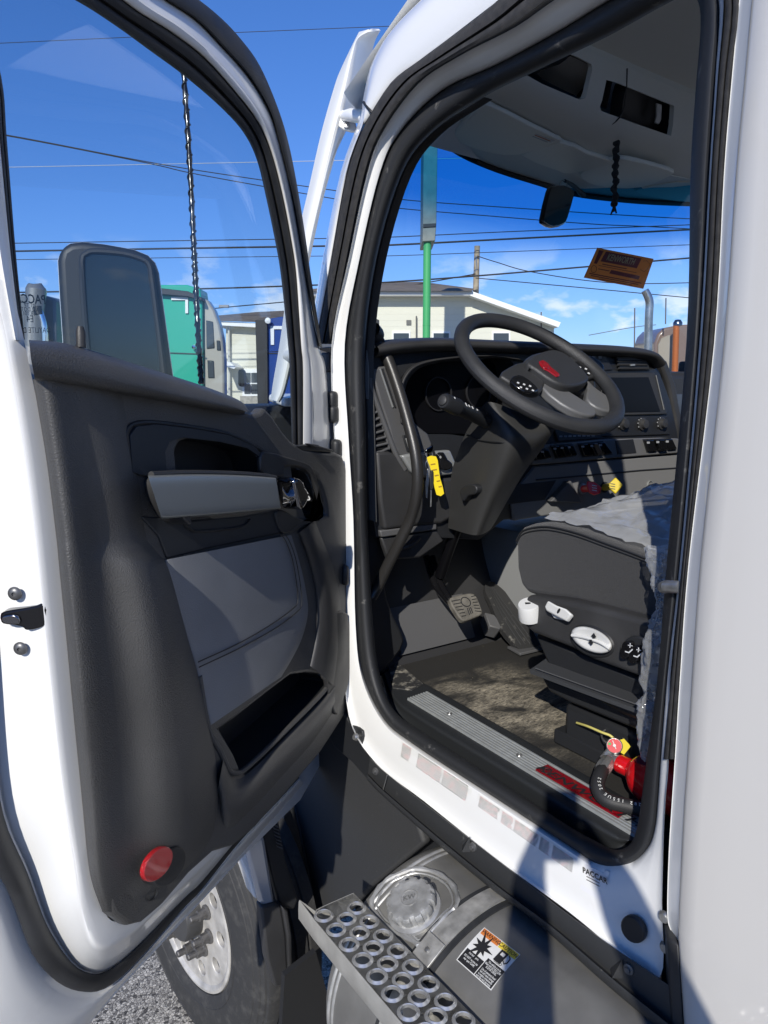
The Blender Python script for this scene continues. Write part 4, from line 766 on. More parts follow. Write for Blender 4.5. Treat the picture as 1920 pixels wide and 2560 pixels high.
ruffle('hanging_fold', [onX(1645,1375,.22), onX(1652,1440,.2), onX(1652,1500,.19), onX(1650,1560,.19), onX(1644,1625,.185), onX(1630,1700,.185), onX(1628,1760,.185), onX(1624,1830,.185), onX(1616,1900,.185)], [.028, .022, .012, .012, .026, .030, .016, .026, .022, .012], 5, wrap)

# ------------------------------------------------------------------ overhead, roof lining, rear wall
rA = [(1040,296),(1085,332),(1150,380),(1240,420),(1350,455),(1430,480),(1530,494),(1640,503),(1780,508),(1900,512)]
rA2 = shift(rA, 2, -9)
rB = [(1095,180),(1150,212),(1217,248),(1280,282),(1350,318),(1453,369),(1539,400),(1675,436),(1780,455),(1900,470)]
rC = shift(rB, 4, -14)
rD = [(1200,0),(1270,36),(1330,64),(1390,90),(1453,118),(1510,142),(1564,166),(1739,240),(1830,282),(1960,330)]
over = loft('visor_shelf', [Yn(rA, 2.34), Yn(rA2, 2.30), Yn(mixpx(rA, rB, .5), 2.14), Yn(mixpx(rA, rB, .92), 1.99), Yn(rB, 1.975)], HEADL, truck, nv=3, nu=3)
cons = loft('overhead_console', [Yn(rB, 1.98), Yn(rC, 1.955), Yn(mixpx(rC, rD, .35), 1.84), Yn(mixpx(rC, rD, .9), 1.77), Yn(rD, 1.76)], HEADL, truck, nv=3, nu=3, solid=.02, off=-1)
pc_, pn_ = onY(1440, 230, 1.83), V((0, -.90, -.43)).normalized()
cub1 = [(1345,184),(1400,160),(1432,136),(1448,134),(1500,156),(1534,174),(1536,186),(1520,262),(1508,266),(1420,228)]
cub2 = [(1570,213),(1600,222),(1736,278),(1732,356),(1640,324),(1560,294),(1556,284)]
cp = PP(pc_ - pn_ * -.05, pn_)
c1 = prism('cut', cub1, PP(pc_ + pn_ * .12, pn_), -pn_ * .34, HEADL); c2 = prism('cut', cub2, PP(pc_ + pn_ * .12, pn_), -pn_ * .34, HEADL)
carve(cons, [c1, c2])
def ipol(L_, x):
    for (a0, b0), (a1, b1) in zip(L_, L_[1:]):
        if a0 <= x <= a1: return b0 + (b1 - b0) * (x - a0) / (a1 - a0)
    return L_[0][1] if x < L_[0][0] else L_[-1][1]
def cpt(px, py):
    t = max(0, min(1, (ipol(rC, px) - py) / (ipol(rC, px) - ipol(rD, px)))); K_ = ((0, 1.955), (.35, 1.84), (.9, 1.77), (1, 1.76))
    return onY(px, py, ipol(K_, t))
def bin_(name, o_, dpt, m_):
    f = [cpt(a, b) + V((0, .004, 0)) for a, b in cr2(o_)]; k = [p + V((0, dpt, dpt * .35)) for p in f]; n = len(f)
    return mesh(name, f + k, [(i, (i + 1) % n, n + (i + 1) % n, n + i) for i in range(n)] + [tuple(range(n, 2 * n))], m_, cons)
bin_('storage_bin', cub1, .16, PLASD); bin_('radio_bay', cub2, .05, PLASD)
prism('radio_bracket', [(1650,258),(1664,262),(1662,300),(1656,312),(1646,308),(1650,288)], lambda a, b: cpt(a, b) + V((0, .02, .005)), (0, -.006, 0), SILV, cons, bevel=.002)
prism('connector_block', [(1684,300),(1702,290),(1722,294),(1728,312),(1722,326),(1700,332),(1686,318)], lambda a, b: cpt(a, b) + V((0, .025, .006)), (0, -.03, 0), mat('pale_connector', (.35, .36, .31), .5), cons, bevel=.004)
tube('console_joint', cr([cpt(a, b) + V((0, -.003, 0)) for a, b in ((1566,172),(1564,220),(1556,276),(1540,302),(1512,320))], 6), .0025, PLASD, cons, seg=6)
def shelf(px, py, drop=.0):
    t = max(0, min(1.1, (ipol(rA, px) - py) / (ipol(rA, px) - ipol(rB, px)))); p = onY(px, py, 2.335 - .36 * t - .02); d_ = ray(px, py); return CAM + (p - CAM) * (1 - drop)
for o_ in ([(1128,346),(1150,318),(1190,276),(1217,262),(1330,318),(1396,350),(1394,356),(1296,388),(1230,384),(1170,366)], [(1302,389),(1400,358),(1470,386),(1530,405),(1528,412),(1440,432),(1412,434),(1396,428)], [(1449,437),(1470,424),(1527,404),(1568,400),(1674,428),(1675,440),(1609,468),(1530,471),(1470,458)], [(1584,478),(1640,464),(1691,455),(1760,462),(1780,500),(1730,506),(1650,498)]):
    f_ = [shelf(p.x, p.y, .010) for p in cr([V((a, b, 0)) for a, b in o_], 2, True)]
    link('sun_visor', prism_me(f_, V((0, .003, .018))), VISOR, over, bevel=.006, seg=3)
lbl = [(1309,347),(1340,334),(1388,352),(1352,366)]
SH = lambda k: (lambda a, b: shelf(a, b, k))
prism('visor_label', lbl, SH(.0125), (0, 0, .0006), mat('label_white', (.60, .60, .57), .5), over)
for k in range(4):
    f_ = lambda s_, t_: tuple(lbl[0][i] * (1 - s_) * (1 - t_) + lbl[1][i] * s_ * (1 - t_) + lbl[2][i] * s_ * t_ + lbl[3][i] * (1 - s_) * t_ for i in (0, 1))
    s0 = .15 + k * .2; prism('label_print', [f_(s0, .08), f_(s0 + .09, .08), f_(s0 + .09, .9), f_(s0, .9)], SH(.0138), (0, 0, .0003), mat('label_orange', (.5, .16, .05), .5) if k == 3 else MATS['icon_grey'], over)
tube('windshield_header', cr(Yn(shift(rA, 0, 3), 2.33), 3), .012, PLASD, truck, seg=8)
zc = Yn(rD, 1.76)
roof = loft('roof_lining', [zc, [p + V((0, -.05, .03)) for p in zc], [V((p.x, 1.2, p.z + .10)) for p in zc], [V((p.x, .2, p.z + .12)) for p in zc]], HEADL, truck, nv=3, nu=3)
roofx = loft('roof_skin', [[V((x, ws(x, 1.2).y - k, 3.22 + .42 * k - .02 * k * k)) for x in (.15, .25, .5, 1.1, 1.7, 1.9)] for k in (0, .25, .6, 1.2, 2.2)], WHITE, truck, nu=3, nv=3)
mesh('rear_wall', [(.1, .1, 1.4), (2.0, .1, 1.4), (2.0, .1, 3.5), (.1, .1, 3.5), (.1, .06, 1.4), (2.0, .06, 1.4), (2.0, .06, 3.5), (.1, .06, 3.5)], [(0, 3, 2, 1), (4, 5, 6, 7)], PLAS, truck)
# passenger side: door with its own window and pillar
pdr = box('passenger_door', (1.99, 1.3, 1.86), None, (.06, 1.6, .86), PLAS, truck, bevel=.02)
box('passenger_pillar', (1.97, .55, 2.7), None, (.10, .5, 1.2), PLAS, truck, bevel=.02)
tube('far_front_pillar', [V((1.96, 1.98, 2.30)), V((1.99, 1.80, 3.30))], .05, PLASD, truck)
box('far_header', (1.97, 1.0, 3.38), None, (.10, 1.6, .16), HEADL, truck, bevel=.02)
fm_ = box('far_side_mirror', (2.13, 2.02, 2.52), ((.9, .3, 0), (-.3, .9, 0), (0, 0, 1)), (.22, .10, .42), PLAS, truck, bevel=.03, seg=3)
box('mirror_arm', (2.02, 2.02, 2.44), ((1, 0, -.06), (0, 1, 0), (.06, 0, 1)), (.34, .05, .06), PLAS, fm_, bevel=.01)
# windshield
WSG = glassmat('windshield_glass', (.93, .965, .97), refl=.6, band=(2.86, 3.10, (.05, .36, .66)))
loft('windshield', [[ws(x, t) for x in (.11, .2, .35, .6, 1.0, 1.4, 1.65, 1.8, 1.89)] for t in (0, .4, .8, 1.22)], WSG, truck, nu=4, nv=4, angle=80)
cowl = box('cowl', (1.15, 2.56, 2.36), None, (1.1, .30, .12), PLASD, truck, bevel=.03)

# ------------------------------------------------------------------ loose things in the cab
wn = V((0, -.88, -.48)).normalized()   # plane of the glass
cdp = ws(1.15, .36) - V((0, .02, 0))
CP = PP(cdp, wn)
def cardmat():
    m = bpy.data.materials.new('orange_card'); m.use_nodes = True; t = m.node_tree; t.nodes.clear(); L = t.links.new
    o = t.nodes.new('ShaderNodeOutputMaterial'); a = t.nodes.new('ShaderNodeBsdfDiffuse'); a.inputs[0].default_value = (.62, .25, .10, 1); b = t.nodes.new('ShaderNodeBsdfTranslucent'); b.inputs[0].default_value = (1.0, .50, .20, 1)
    x = t.nodes.new('ShaderNodeMixShader'); x.inputs[0].default_value = .65; L(a.outputs[0], x.inputs[1]); L(b.outputs[0], x.inputs[2]); L(x.outputs[0], o.inputs[0]); return m
card = prism('paper_card', [(1493,619),(1634,647),(1608,722),(1459,694)], CP, wn * .0008, cardmat(), None)
tag(card, 'orange printed card stuck inside the windshield', 'card')
DRED = mat('card_red', (.16, .012, .02), .7); CREAM = mat('card_cream', (.55, .42, .22), .7)
cq = lambda s_, t_: (1493 + 141 * s_ - 34 * t_ + 8 * s_ * t_, 619 + 28 * s_ + 75 * t_)
cxd = (CP(1634,647) - CP(1493,619)).normalized(); cyd = wn.cross(cxd); cyd = -cyd if cyd.z < 0 else cyd
CP2 = PP(cdp + wn * .001, wn); CP3 = PP(cdp + wn * .0016, wn)
prism('card_banner', [cq(.17, .06), cq(.80, .06), cq(.78, .40), cq(.15, .40)], CP2, wn * .0004, DRED, card)
text('card_title', 'KENWORTH', CP3(*cq(.475, .23)), cxd, cyd, .030, CREAM, card, sx=.82, bold=.01)
prism('card_crest', [cq(.05, .06), cq(.13, .06), cq(.11, .5), cq(.06, .5)], CP2, wn * .0004, DRED, card)
prism('card_bar', [cq(.38, .60), cq(.88, .62), cq(.87, .74), cq(.37, .72)], CP2, wn * .0004, DRED, card)
for s0, s1, t_, h_ in ((.2,.62,.46,.03),(.15,.8,.53,.015),(.17,.36,.63,.03),(.06,.94,.82,.03),(.1,.9,.88,.025),(.25,.8,.94,.02)):
    prism('card_print', [cq(s0, t_), cq(s1, t_), cq(s1, t_ + h_), cq(s0, t_ + h_)], CP2, wn * .0003, DRED, card)
tube('card_seal', [CP2(*p) for p in ell(*cq(.1, .68), 7, 9, 10, 14)], .0012, DRED, card, seg=5, closed=True)
tube('card_outline', [CP2(*cq(a, b)) for a, b in ((.84,.14),(.9,.1),(.97,.18),(.96,.36),(.92,.46),(.88,.44),(.84,.4))], .0008, DRED, card, seg=5)
# transponder hanging below the visor
tp = onY(1390, 520, 2.16); tpn = V((.35, -.93, .1)).normalized(); TP = PP(tp, tpn)
fob = prism('hanging_transponder', [(1372,468),(1400,466),(1423,478),(1424,492),(1408,548),(1398,564),(1372,572),(1350,562),(1346,548),(1362,480)], TP, tpn * .02, GLOSSB, None, sm=2, bevel=.006, seg=3)
tag(fob, 'black rounded transponder hanging from the windshield top by a ring', 'transponder')
tube('ring', [TP(*p) for p in ell(1408, 462, 9, 11, 0, 16)], .0022, STEEL, fob, seg=6, closed=True)
tube('pigtail', cr([TP(1412,452), TP(1430,462), TP(1444,474), TP(1458,488)], 5), [.006, .008, .009, .013], PLASD, fob, seg=10)
tube('cable', cr([TP(1410,466), TP(1414,476), TP(1416,490)], 4), .004, PLASD, fob, seg=8)
# braided strap under the overhead console
sp0, sp1 = onY(1541, 352, 1.86), onY(1536, 516, 1.86)
n_ = 44; pth = [sp0.lerp(sp1, i / (n_ - 1)) + V((.003 * math.sin(i * .55), .002 * math.cos(i * .8), 0)) for i in range(n_)]
strap = tube('braided_strap', pth, [.0105 + .0028 * math.sin(i * 1.25) for i in range(n_)], mat('black_cord', (.015, .016, .017), .85, bump=(600, .8)), None, seg=10)
tag(strap, 'black braided strap hanging down from the overhead console', 'strap')
for dx in (-9, -2, 5): tube('frayed_end', [pth[-1], onY(1536 + dx, 528 + abs(dx), 1.86)], [.005, .003], MATS['black_cord'], strap, seg=6)
# keys in the ignition
kd = lambda a, b, w_=.075: df(a, b, w_)
KP = PP(kd(1075, 1200), (dn + V((-.35, 0, 0))).normalized()); kn_ = (dn + V((-.35, 0, 0))).normalized()
keys = empty('key_bunch', kd(1075, 1130), 'bunch of keys with yellow tag hanging from the ignition', 'keys')
tube('key_ring', [KP(*p) for p in ell(1076, 1161, 12, 15, 10, 20)], .0014, STEEL, keys, seg=6, closed=True)
tube('key_ring', [KP(*p) for p in ell(1073, 1136, 8, 10, -15, 18)], .0014, STEEL, keys, seg=6, closed=True)
ky = prism('yellow_tag', [(1067,1143),(1090,1141),(1096,1165),(1100,1195),(1110,1234),(1091,1237),(1082,1195),(1074,1165)], KP, kn_ * .0015, mat('yellow_tag', (.80, .62, .02), .45), keys, sm=2, bevel=.0005)
for k in range(5): prism('tag_print', [(1076 + k * 5, 1160 + k * 14), (1088 + k * 4, 1158 + k * 14), (1089 + k * 4, 1161 + k * 14), (1077 + k * 5, 1163 + k * 14)], PP(kd(1075, 1200) + kn_ * .002, kn_), kn_ * .0003, mat('tag_ink', (.35, .2, .02), .6), keys)
prism('key_blade', [(1068,1172),(1075,1172),(1070,1220),(1068,1246),(1064,1243),(1063,1210)], PP(kd(1075, 1200) + kn_ * .004, kn_), kn_ * .003, STEEL, keys, bevel=.0006)
prism('key_fob', [(1075,1178),(1083,1180),(1082,1220),(1073,1222)], PP(kd(1075, 1200) - kn_ * .002, kn_), kn_ * .006, PLASD, keys, sm=2, bevel=.002)
prism('key_blade', [(1075,1222),(1079,1222),(1078,1266),(1075,1267)], PP(kd(1075, 1200) - kn_ * .001, kn_), kn_ * .002, STEEL, keys)
prism('key_bow', [(1060,1126),(1075,1116),(1082,1112),(1080,1128),(1068,1134)], KP, kn_ * .006, DCHROME, keys, sm=2, bevel=.002)
tube('tag_wire', cr([KP(1078,1172), KP(1090,1190), KP(1100,1212)], 5), .0007, mat('red_wire', (.4, .05, .02), .5), keys, seg=5)

# ------------------------------------------------------------------ fire extinguisher on the floor beside the seat
ax0 = V((.04, -1, .0)).normalized(); exz = ZF + .062
e0 = onZ(1548, 1908, exz + .004)
ext = empty('fire_extinguisher', (e0.x, e0.y - .15, ZF), 'small red fire extinguisher with gauge lying on the cab floor', 'fire extinguisher')
EXR = mat('extinguisher_red', (.56, .008, .012), .22, coat=.6)
lathe('cylinder', [(.0, .0), (.020, .0), (.021, .004), (.021, .030), (.0245, .034), (.034, .042), (.047, .056), (.055, .075), (.0585, .10), (.0585, .40), (.05, .42), (0, .425)], e0, ax0, EXR, ext, seg=40)
neck = lathe('valve_neck', [(.017, -.022), (.018, -.004), (.0185, .0)], e0, ax0, STEEL, ext, seg=20)
g0 = onZ(1536, 1866, exz + .032); gn = (CAM - g0).normalized(); gn = (gn + V((0, 0, .25))).normalized()
vb = tube('valve_body', [e0 + V((0, .01, 0)), e0 + V((-.006, .03, .004)), g0 - gn * .012], [.016, .016, .012], STEEL, ext, seg=14)
ga = lathe('pressure_gauge', [(.0, -.004), (.0175, -.004), (.0185, 0), (.0185, .008), (.0165, .010), (.0165, .006), (0, .006)], g0, gn, STEEL, ext, seg=32)
lathe('gauge_face', [(0, .0065), (.016, .0065)], g0, gn, mat('gauge_red', (.52, .015, .02), .4, coat=.5), ext, seg=28)
gx = RT; gy = gn.cross(gx); gy = -gy if gy.z < 0 else gy; gx = gy.cross(gn)
def gp(x, y, z=.0072): return g0 + gx * x + gy * y + gn * z
mesh('gauge_green', [gp(-.0145, .003), gp(-.008, .002), gp(-.0065, .0065), gp(-.012, .0095)], [(0, 1, 2, 3)], mat('gauge_green', (.02, .30, .05), .4), ext)
tube('gauge_needle', [gp(-.0025, .012, .0085), gp(.0025, -.008, .0085)], .001, WHITE2, ext, seg=5)
lathe('gauge_hub', [(.004, .007), (.0035, .009), (0, .009)], g0, gn, STEEL, ext, seg=12)
h0, h1 = onZ(1522, 1900, exz + .01), onZ(1506, 1926, exz)
lathe('hose_nut', [(.015, 0), (.0165, .004), (.0165, .016), (.0185, .018), (.0185, .040), (.0165, .044)], h0, (h1 - h0), STEEL, ext, seg=8, angle=25)
hose = cr([h0.lerp(h1, .8), onZ(1500,1938,exz), onZ(1494,1964,exz - .01), onZ(1503,1988,exz - .02), onZ(1526,2004,exz - .025), onZ(1560,2013,exz - .028), onZ(1600,2021,exz - .03), onZ(1660,2030,exz - .03)], 7)
hs_ = tube('discharge_hose', hose, .0155, mat('hose_rubber', (.018, .018, .019), .6, bump=(400, .2)), ext, seg=16, angle=80)
# printed line along the hose
hpr = [0]; 
for a, b in zip(hose, hose[1:]): hpr.append(hpr[-1] + (b - a).length)
def hose_at(s):
    for i in range(len(hose) - 1):
        if hpr[i + 1] >= s: t = (s - hpr[i]) / (hpr[i + 1] - hpr[i]); return hose[i].lerp(hose[i + 1], t), (hose[i + 1] - hose[i]).normalized()
    return hose[-1], (hose[-1] - hose[-2]).normalized()
for i, ch in enumerate('HOSE EX5282 ISSUE 2052'[::-1]):
    if ch == ' ': continue
    p, t_ = hose_at(.055 + i * .0088); nn = (V((-.25, -.45, .8))); nn = (nn - t_ * nn.dot(t_)).normalized()
    text('hose_print', ch, p + nn * .0158, -t_, nn.cross(-t_), .0072, WHITE2, hs_, ext=.0002)
tube('pull_ring', [onZ(a, b, exz + .035) for a, b in ell(1531, 1843, 28, 19, 20, 24)], .0022, STEEL, ext, seg=7, closed=True)
tube('seal_tie', cr([onZ(1442,1807,exz + .03), onZ(1470,1816,exz + .045), onZ(1505,1831,exz + .05), onZ(1524,1838,exz + .05), onZ(1535,1847,exz + .045)], 5), .0028, mat('yellow_tie', (.62, .55, .16), .5), ext, seg=7)
tgn = (gn + V((0, 0, .3))).normalized()
prism('inspection_tag', [(1550,1850),(1560,1847),(1577,1866),(1560,1887),(1552,1882),(1556,1866)], PP(g0 + V((0, -.015, -.004)), tgn), tgn * .001, mat('yellow_label', (.62, .50, .03), .5), ext)
prism('body_label', [(1588,1898),(1600,1893),(1640,1900),(1640,1925),(1606,1912),(1592,1908)], PP(e0 + V((-.01, -.12, .06)), V((-.2, -.1, .9)).normalized()), V((0, 0, .0006)), mat('maroon_label', (.16, .02, .03), .5), ext)
box('extinguisher_bracket', (e0.x + .01, e0.y - .10, ZF + .005), None, (.13, .05, .012), PLASD, ext, bevel=.002)

# ================================================================== outside, low: tank, step, wheel, fender, ground
TC, TR_, TY = V((-.05, 0, .967)), .30, 1.36
def oncyl(px, py, r):
    d = ray(px, py); ox, oz = CAM.x - TC.x, CAM.z - TC.z
    a = d.x * d.x + d.z * d.z; b = 2 * (ox * d.x + oz * d.z); c = ox * ox + oz * oz - r * r; q = b * b - 4 * a * c
    t = (-b - math.sqrt(max(0, q))) / (2 * a); return CAM + d * t
tank = lathe('fuel_tank', [(0, .012), (.20, .010), (.262, .002), (.285, -.010), (.297, -.03), (TR_, -.045), (TR_, -2.0), (.28, -2.04), (0, -2.05)], TC + V((0, TY, 0)), (0, 1, 0), ALUT, truck, seg=96, angle=25)
for k, r_ in enumerate((.302, .3015)):
    lathe('end_weld', [(r_ - .002, -.050), (r_ + .001, -.047), (r_ + .0015, -.044), (r_ - .002, -.040)], TC + V((0, TY - k * .016, 0)), (0, 1, 0), ALU, tank, seg=96)
# filler plate and cap
def ty_of(px, py): p = oncyl(px, py, TR_); return math.atan2(p.x - TC.x, p.z - TC.z), p.y
def cylp(th, y, r): return V((TC.x + r * math.sin(th), y, TC.z + r * math.cos(th)))
def cylpatch(name, corners, r, m, par, nu=8, nv=8, th=.0012):
    c = [ty_of(*q) for q in corners]; rows = []
    for i in range(nv + 1):
        t = i / nv; row = []
        for j in range(nu + 1):
            s = j / nu
            a = [c[0][k] * (1 - s) * (1 - t) + c[1][k] * s * (1 - t) + c[2][k] * s * t + c[3][k] * (1 - s) * t for k in (0, 1)]
            row.append(cylp(a[0], a[1], r))
        rows.append(row)
    return loft(name, rows, m, par, nu=1, flat_v=True, solid=th, off=1)
wl = [(929,2262),(942,2228),(968,2200),(1000,2184),(1040,2172),(1090,2182),(1128,2208),(1144,2244),(1140,2268),(1118,2286),(1088,2320),(1054,2362),(1030,2350),(990,2330),(950,2300)]
fp = [oncyl(a, b, TR_ + .002) for a, b in cr2(wl)]
tube('filler_weld', fp, [.0062 + .0016 * math.sin(i * 2.1) for i in range(len(fp))], ALU, tank, seg=8, closed=True, angle=30)
ins_ = [(p[0] + (1040 - p[0]) * .12, p[1] + (2262 - p[1]) * .12) for p in wl]
tube('plate_groove', [oncyl(a, b, TR_ + .001) for a, b in cr2(ins_)], .0024, ALU, tank, seg=6, closed=True)
cc_ = oncyl(1036, 2272, TR_); cn = (V((cc_.x - TC.x, 0, cc_.z - TC.z)).normalized() + V((-.05, 0, .25))).normalized()
CAPM = mat('cast_cap', (.40, .40, .39), .45, metal=.5, bump=(90, .5), var=(40, .2))
cap = lathe('filler_cap', [(.053, 0), (.056, .003), (.056, .006), (.050, .008), (.0505, .014), (.0515, .030), (.048, .036), (.043, .0375), (.040, .0365), (.0, .037)], cc_, cn, CAPM, tank, seg=144, wob=lambda a, i: 1 + (.10 * (1 if math.cos(a * 12) > -.35 else 0) if 4 <= i <= 6 else 0), angle=40)
lathe('filler_neck', [(.064, -.012), (.062, .004), (.055, .007)], cc_, cn, ALU, tank, seg=40)
cx_ = RT - cn * RT.dot(cn); cx_.normalize(); cy_ = cn.cross(cx_)
text('cap_letters', 'KW', cc_ + cn * .0378, cx_, cy_, .012, STEEL, cap)
lathe('cap_ring', [(.020, .037), (.020, .0385), (.0185, .0385), (.0185, .037)], cc_, cn, CAPM, cap, seg=28)
def arc_text(s, cpx, rad, a0, a1, h):
    th0, y0 = ty_of(*cpx)
    for i, ch in enumerate(s):
        if ch == ' ': continue
        a = R(a0 + (a1 - a0) * i / max(1, len(s) - 1)); th_ = th0 + rad * math.sin(a) / TR_; y_ = y0 + rad * math.cos(a)
        p = cylp(th_, y_, TR_ + .0012); nrm = V((math.sin(th_), 0, math.cos(th_))); eth = V((math.cos(th_), 0, -math.sin(th_))); ey = V((0, 1, 0))
        rdir = eth * math.sin(a) + ey * math.cos(a); tdir = nrm.cross(rdir) * -1
        text('stamped_letter', ch, p, tdir, rdir, h, ALUB, tank, ext=.0004)
arc_text('04R6N0102U150', (1040, 2272), .098, 175, 105, .011)
arc_text('FULL TANK AT 95% CAP', (1040, 2272), .088, 90, 25, .009)
# strap with liner
sa, sb_ = ty_of(1232, 2223), ty_of(1100, 2337)
ys = (sa[1] + sb_[1]) / 2 - .018
def band(name, y, wd, r, m, a0=-2.4, a1=.7, par=None, th=.003):
    n = 60; rows = [[cylp(a0 + (a1 - a0) * i / n, y + s * wd / 2, r) for i in range(n + 1)] for s in (-1, 1)]
    return loft(name, rows, m, par, nu=1, flat_v=True, solid=th, off=1)
band('strap_liner', ys, .074, TR_ + .001, RUB, par=tank, th=.004)
stp = band('tank_strap', ys, .047, TR_ + .0055, mat('strap_steel', (.46, .45, .42), .45, metal=.6, var=(40, .25), bump=(90, .3)), par=tank)
thb = ty_of(1092, 2400)[0]
bp_ = cylp(thb, ys, TR_ + .011); bn_ = V((math.sin(thb), 0, math.cos(thb)))
box('strap_joint', bp_, (bn_.cross(V((0, 1, 0))), (0, 1, 0), bn_), (.062, .052, .004), MATS['strap_steel'], tank, bevel=.001)
lathe('strap_rivet', [(.006, 0), (.005, .004), (0, .005)], bp_ + bn_ * .002, bn_, STEEL, tank, seg=12)
# warning label
lab = [(1211,2319),(1301,2387),(1228,2477),(1141,2400)]   # top-left, top-right, bottom-right, bottom-left
def lq(s, t): return tuple(lab[0][i] * (1 - s) * (1 - t) + lab[1][i] * s * (1 - t) + lab[2][i] * s * t + lab[3][i] * (1 - s) * t for i in (0, 1))
def lpatch(name, s0, s1, t0, t1, r, m, par): return cylpatch(name, [lq(s0, t0), lq(s1, t0), lq(s1, t1), lq(s0, t1)], TR_ + r, m, par, 4, 6, .0003)
LW = mat('label_paper', (.66, .66, .64), .45); LB_ = mat('label_black', (.016, .016, .017), .5)
wlb = lpatch('warning_label', 0, 1, 0, 1, .0008, LW, tank)
lpatch('orange_band', .02, .49, .02, .17, .0016, mat('label_orange2', (.62, .19, .04), .5), tank); lpatch('yellow_band', .51, .98, .02, .17, .0016, mat('label_yellow', (.74, .56, .06), .5), tank)
lpatch('black_field', .02, .49, .62, .98, .0016, LB_, tank); lpatch('black_field', .51, .98, .50, .98, .0016, LB_, tank)
def lframe(s, t):
    p = oncyl(*lq(s, t), TR_); nrm = V((p.x - TC.x, 0, p.z - TC.z)).normalized()
    x = oncyl(*lq(min(1, s + .02), t), TR_) - oncyl(*lq(max(0, s - .02), t), TR_); x = (x - nrm * x.dot(nrm)).normalized(); return p, x, nrm.cross(x), nrm
def ltext(s_, s, t, h, m, sx=1): p, x, y, n_ = lframe(s, t); text('label_text', s_, p + n_ * .0026, x, y, h, m, tank, ext=.0002, sx=sx, bold=.012)
ltext('WARNING', .27, .095, .0085, LB_, .85); ltext('CAUTION', .745, .095, .0085, LB_, .9)
for s, t, st_ in ((.255, .68, 'Hot fuel vapors.'), (.255, .78, 'DO NOT remove cap'), (.255, .85, 'near open FLAME.'), (.745, .56, 'This vehicle is to be'), (.745, .62, 'filled with ULTRA LOW'), (.745, .68, 'SULFUR DIESEL.'), (.745, .77, 'Use of standard diesel'), (.745, .83, 'fuel will cause damage'), (.745, .89, 'to engine components'), (.745, .95, 'and may void warranty.')):
    ltext(st_, s, t, .0045, LW, .66)
# blast symbol and fuel pump symbol as flat print
p, x, y, n_ = lframe(.255, .40); star = []
for k in range(18):
    a = 2 * math.pi * k / 18; r_ = (.030 + .010 * math.sin(k * 2.3)) if k % 2 == 0 else .011
    star.append(p + x * r_ * math.cos(a) + y * r_ * math.sin(a) + n_ * .0024)
link('blast_symbol', prism_me(star, n_ * .0003), LB_, tank)
p, x, y, n_ = lframe(.74, .33); q = p + n_ * .0024
link('pump_symbol', prism_me([q + x * a + y * b for a, b in ((-.012, -.012), (.006, -.012), (.006, .016), (-.012, .016))], n_ * .0004, [[q + x * a + y * b for a, b in ((-.008, .004), (.002, .004), (.002, .012), (-.008, .012))]]), LB_, tank)
tube('pump_hose', [q + x * a + y * b for a, b in ((.007, -.002), (.012, -.006), (.016, 0), (.015, .010), (.009, .014))], .0012, LB_, tank, seg=6)
ltext('ULSD', .74, .455, .006, LB_)
# step with flared holes
ZS = 1.215
sa_, sb2, sc2 = onZ(762, 2291, ZS), onZ(875, 2239, ZS), onZ(1010, 2551, ZS)
x0, x1 = (sa_.x + sc2.x) / 2, sb2.x + .012; y1 = sa_.y + .004; y0 = .35
holes_px = {'a': (800, 2291), 'b': (857, 2290), 'c': (868, 2259)}
ha, hb, hc = onZ(806, 2291, ZS), onZ(856, 2290, ZS), onZ(867, 2259, ZS)
h_a2 = onZ(877, 2359, ZS); hrow = (ha.y - h_a2.y) / 2
cxs = [x0 + (x1 - x0) * f for f in (.22, .52, .82)]
cents = []
for i in range(22):
    for k in range(3):
        yy = ha.y - i * hrow + (0, hrow * .30, hrow * .62)[k]
        if i == 0 and k == 0: pass
        if yy > y1 - .022 or yy < y0 + .03: continue
        cents.append(V((cxs[k], yy, ZS)))
HR = .0165
outl = [V((x0 + .004, y1 - .03, ZS)), V((x0 + .02, y1 - .006, ZS)), V((x0 + .035, y1, ZS)), V((x1, y1, ZS)), V((x1, y0, ZS)), V((x0 + .004, y0, ZS))]
circ = lambda c, r_, n: [c + V((r_ * math.cos(2 * math.pi * i / n), r_ * math.sin(2 * math.pi * i / n), 0)) for i in range(n)]
small = [V(((cxs[k] + cxs[k + 1]) / 2, c.y - hrow * .34, ZS)) for c in cents if abs(c.x - cxs[0]) < 1e-6 for k in (0, 1)]
small = [s for s in small if y0 + .03 < s.y < y1 - .03]
step = link('cab_step', prism_me(outl, V((0, 0, -.003)), [circ(c, HR, 18) for c in cents] + [circ(s, .0035, 8) for s in small]), mat('step_aluminium', (.34, .34, .335), .30, metal=.9, bump=(55, .8), var=(26, .3)), truck)
colr = lathe_me([(HR - .001, -.004), (HR - .001, .003), (HR + .0006, .0042), (HR + .0026, .0028), (HR + .005, .0006), (HR + .006, 0)], (0, 0, 0), (0, 0, 1), 22); first = None
for c in cents:
    o = link('hole_collar', colr, mat('collar_aluminium', (.62, .62, .61), .28, metal=.75), step) if first is None else first.copy()
    if first is not None: COL.objects.link(o); attach(o, step)
    o.location = c; first = first or o
STF = mat('step_face_aluminium', (.42, .415, .39), .45, metal=.4, bump=(150, .12, (1, .05, 8)), var=(20, .12))
face = [V((x0 + .004, y0, ZS)), V((x0 + .004, y1 - .03, ZS)), V((x0 + .02, y1 - .006, ZS)), V((x0 + .035, y1, ZS)), V((x1, y1, ZS))]
loft('step_front', [face, [p + V((-.003, .002, -.004)) for p in face], [p + V((-.004, .003, -.048)) for p in face], [p + V((.003, -.002, -.052)) for p in face]], STF, step, nu=3, nv=2, angle=60)
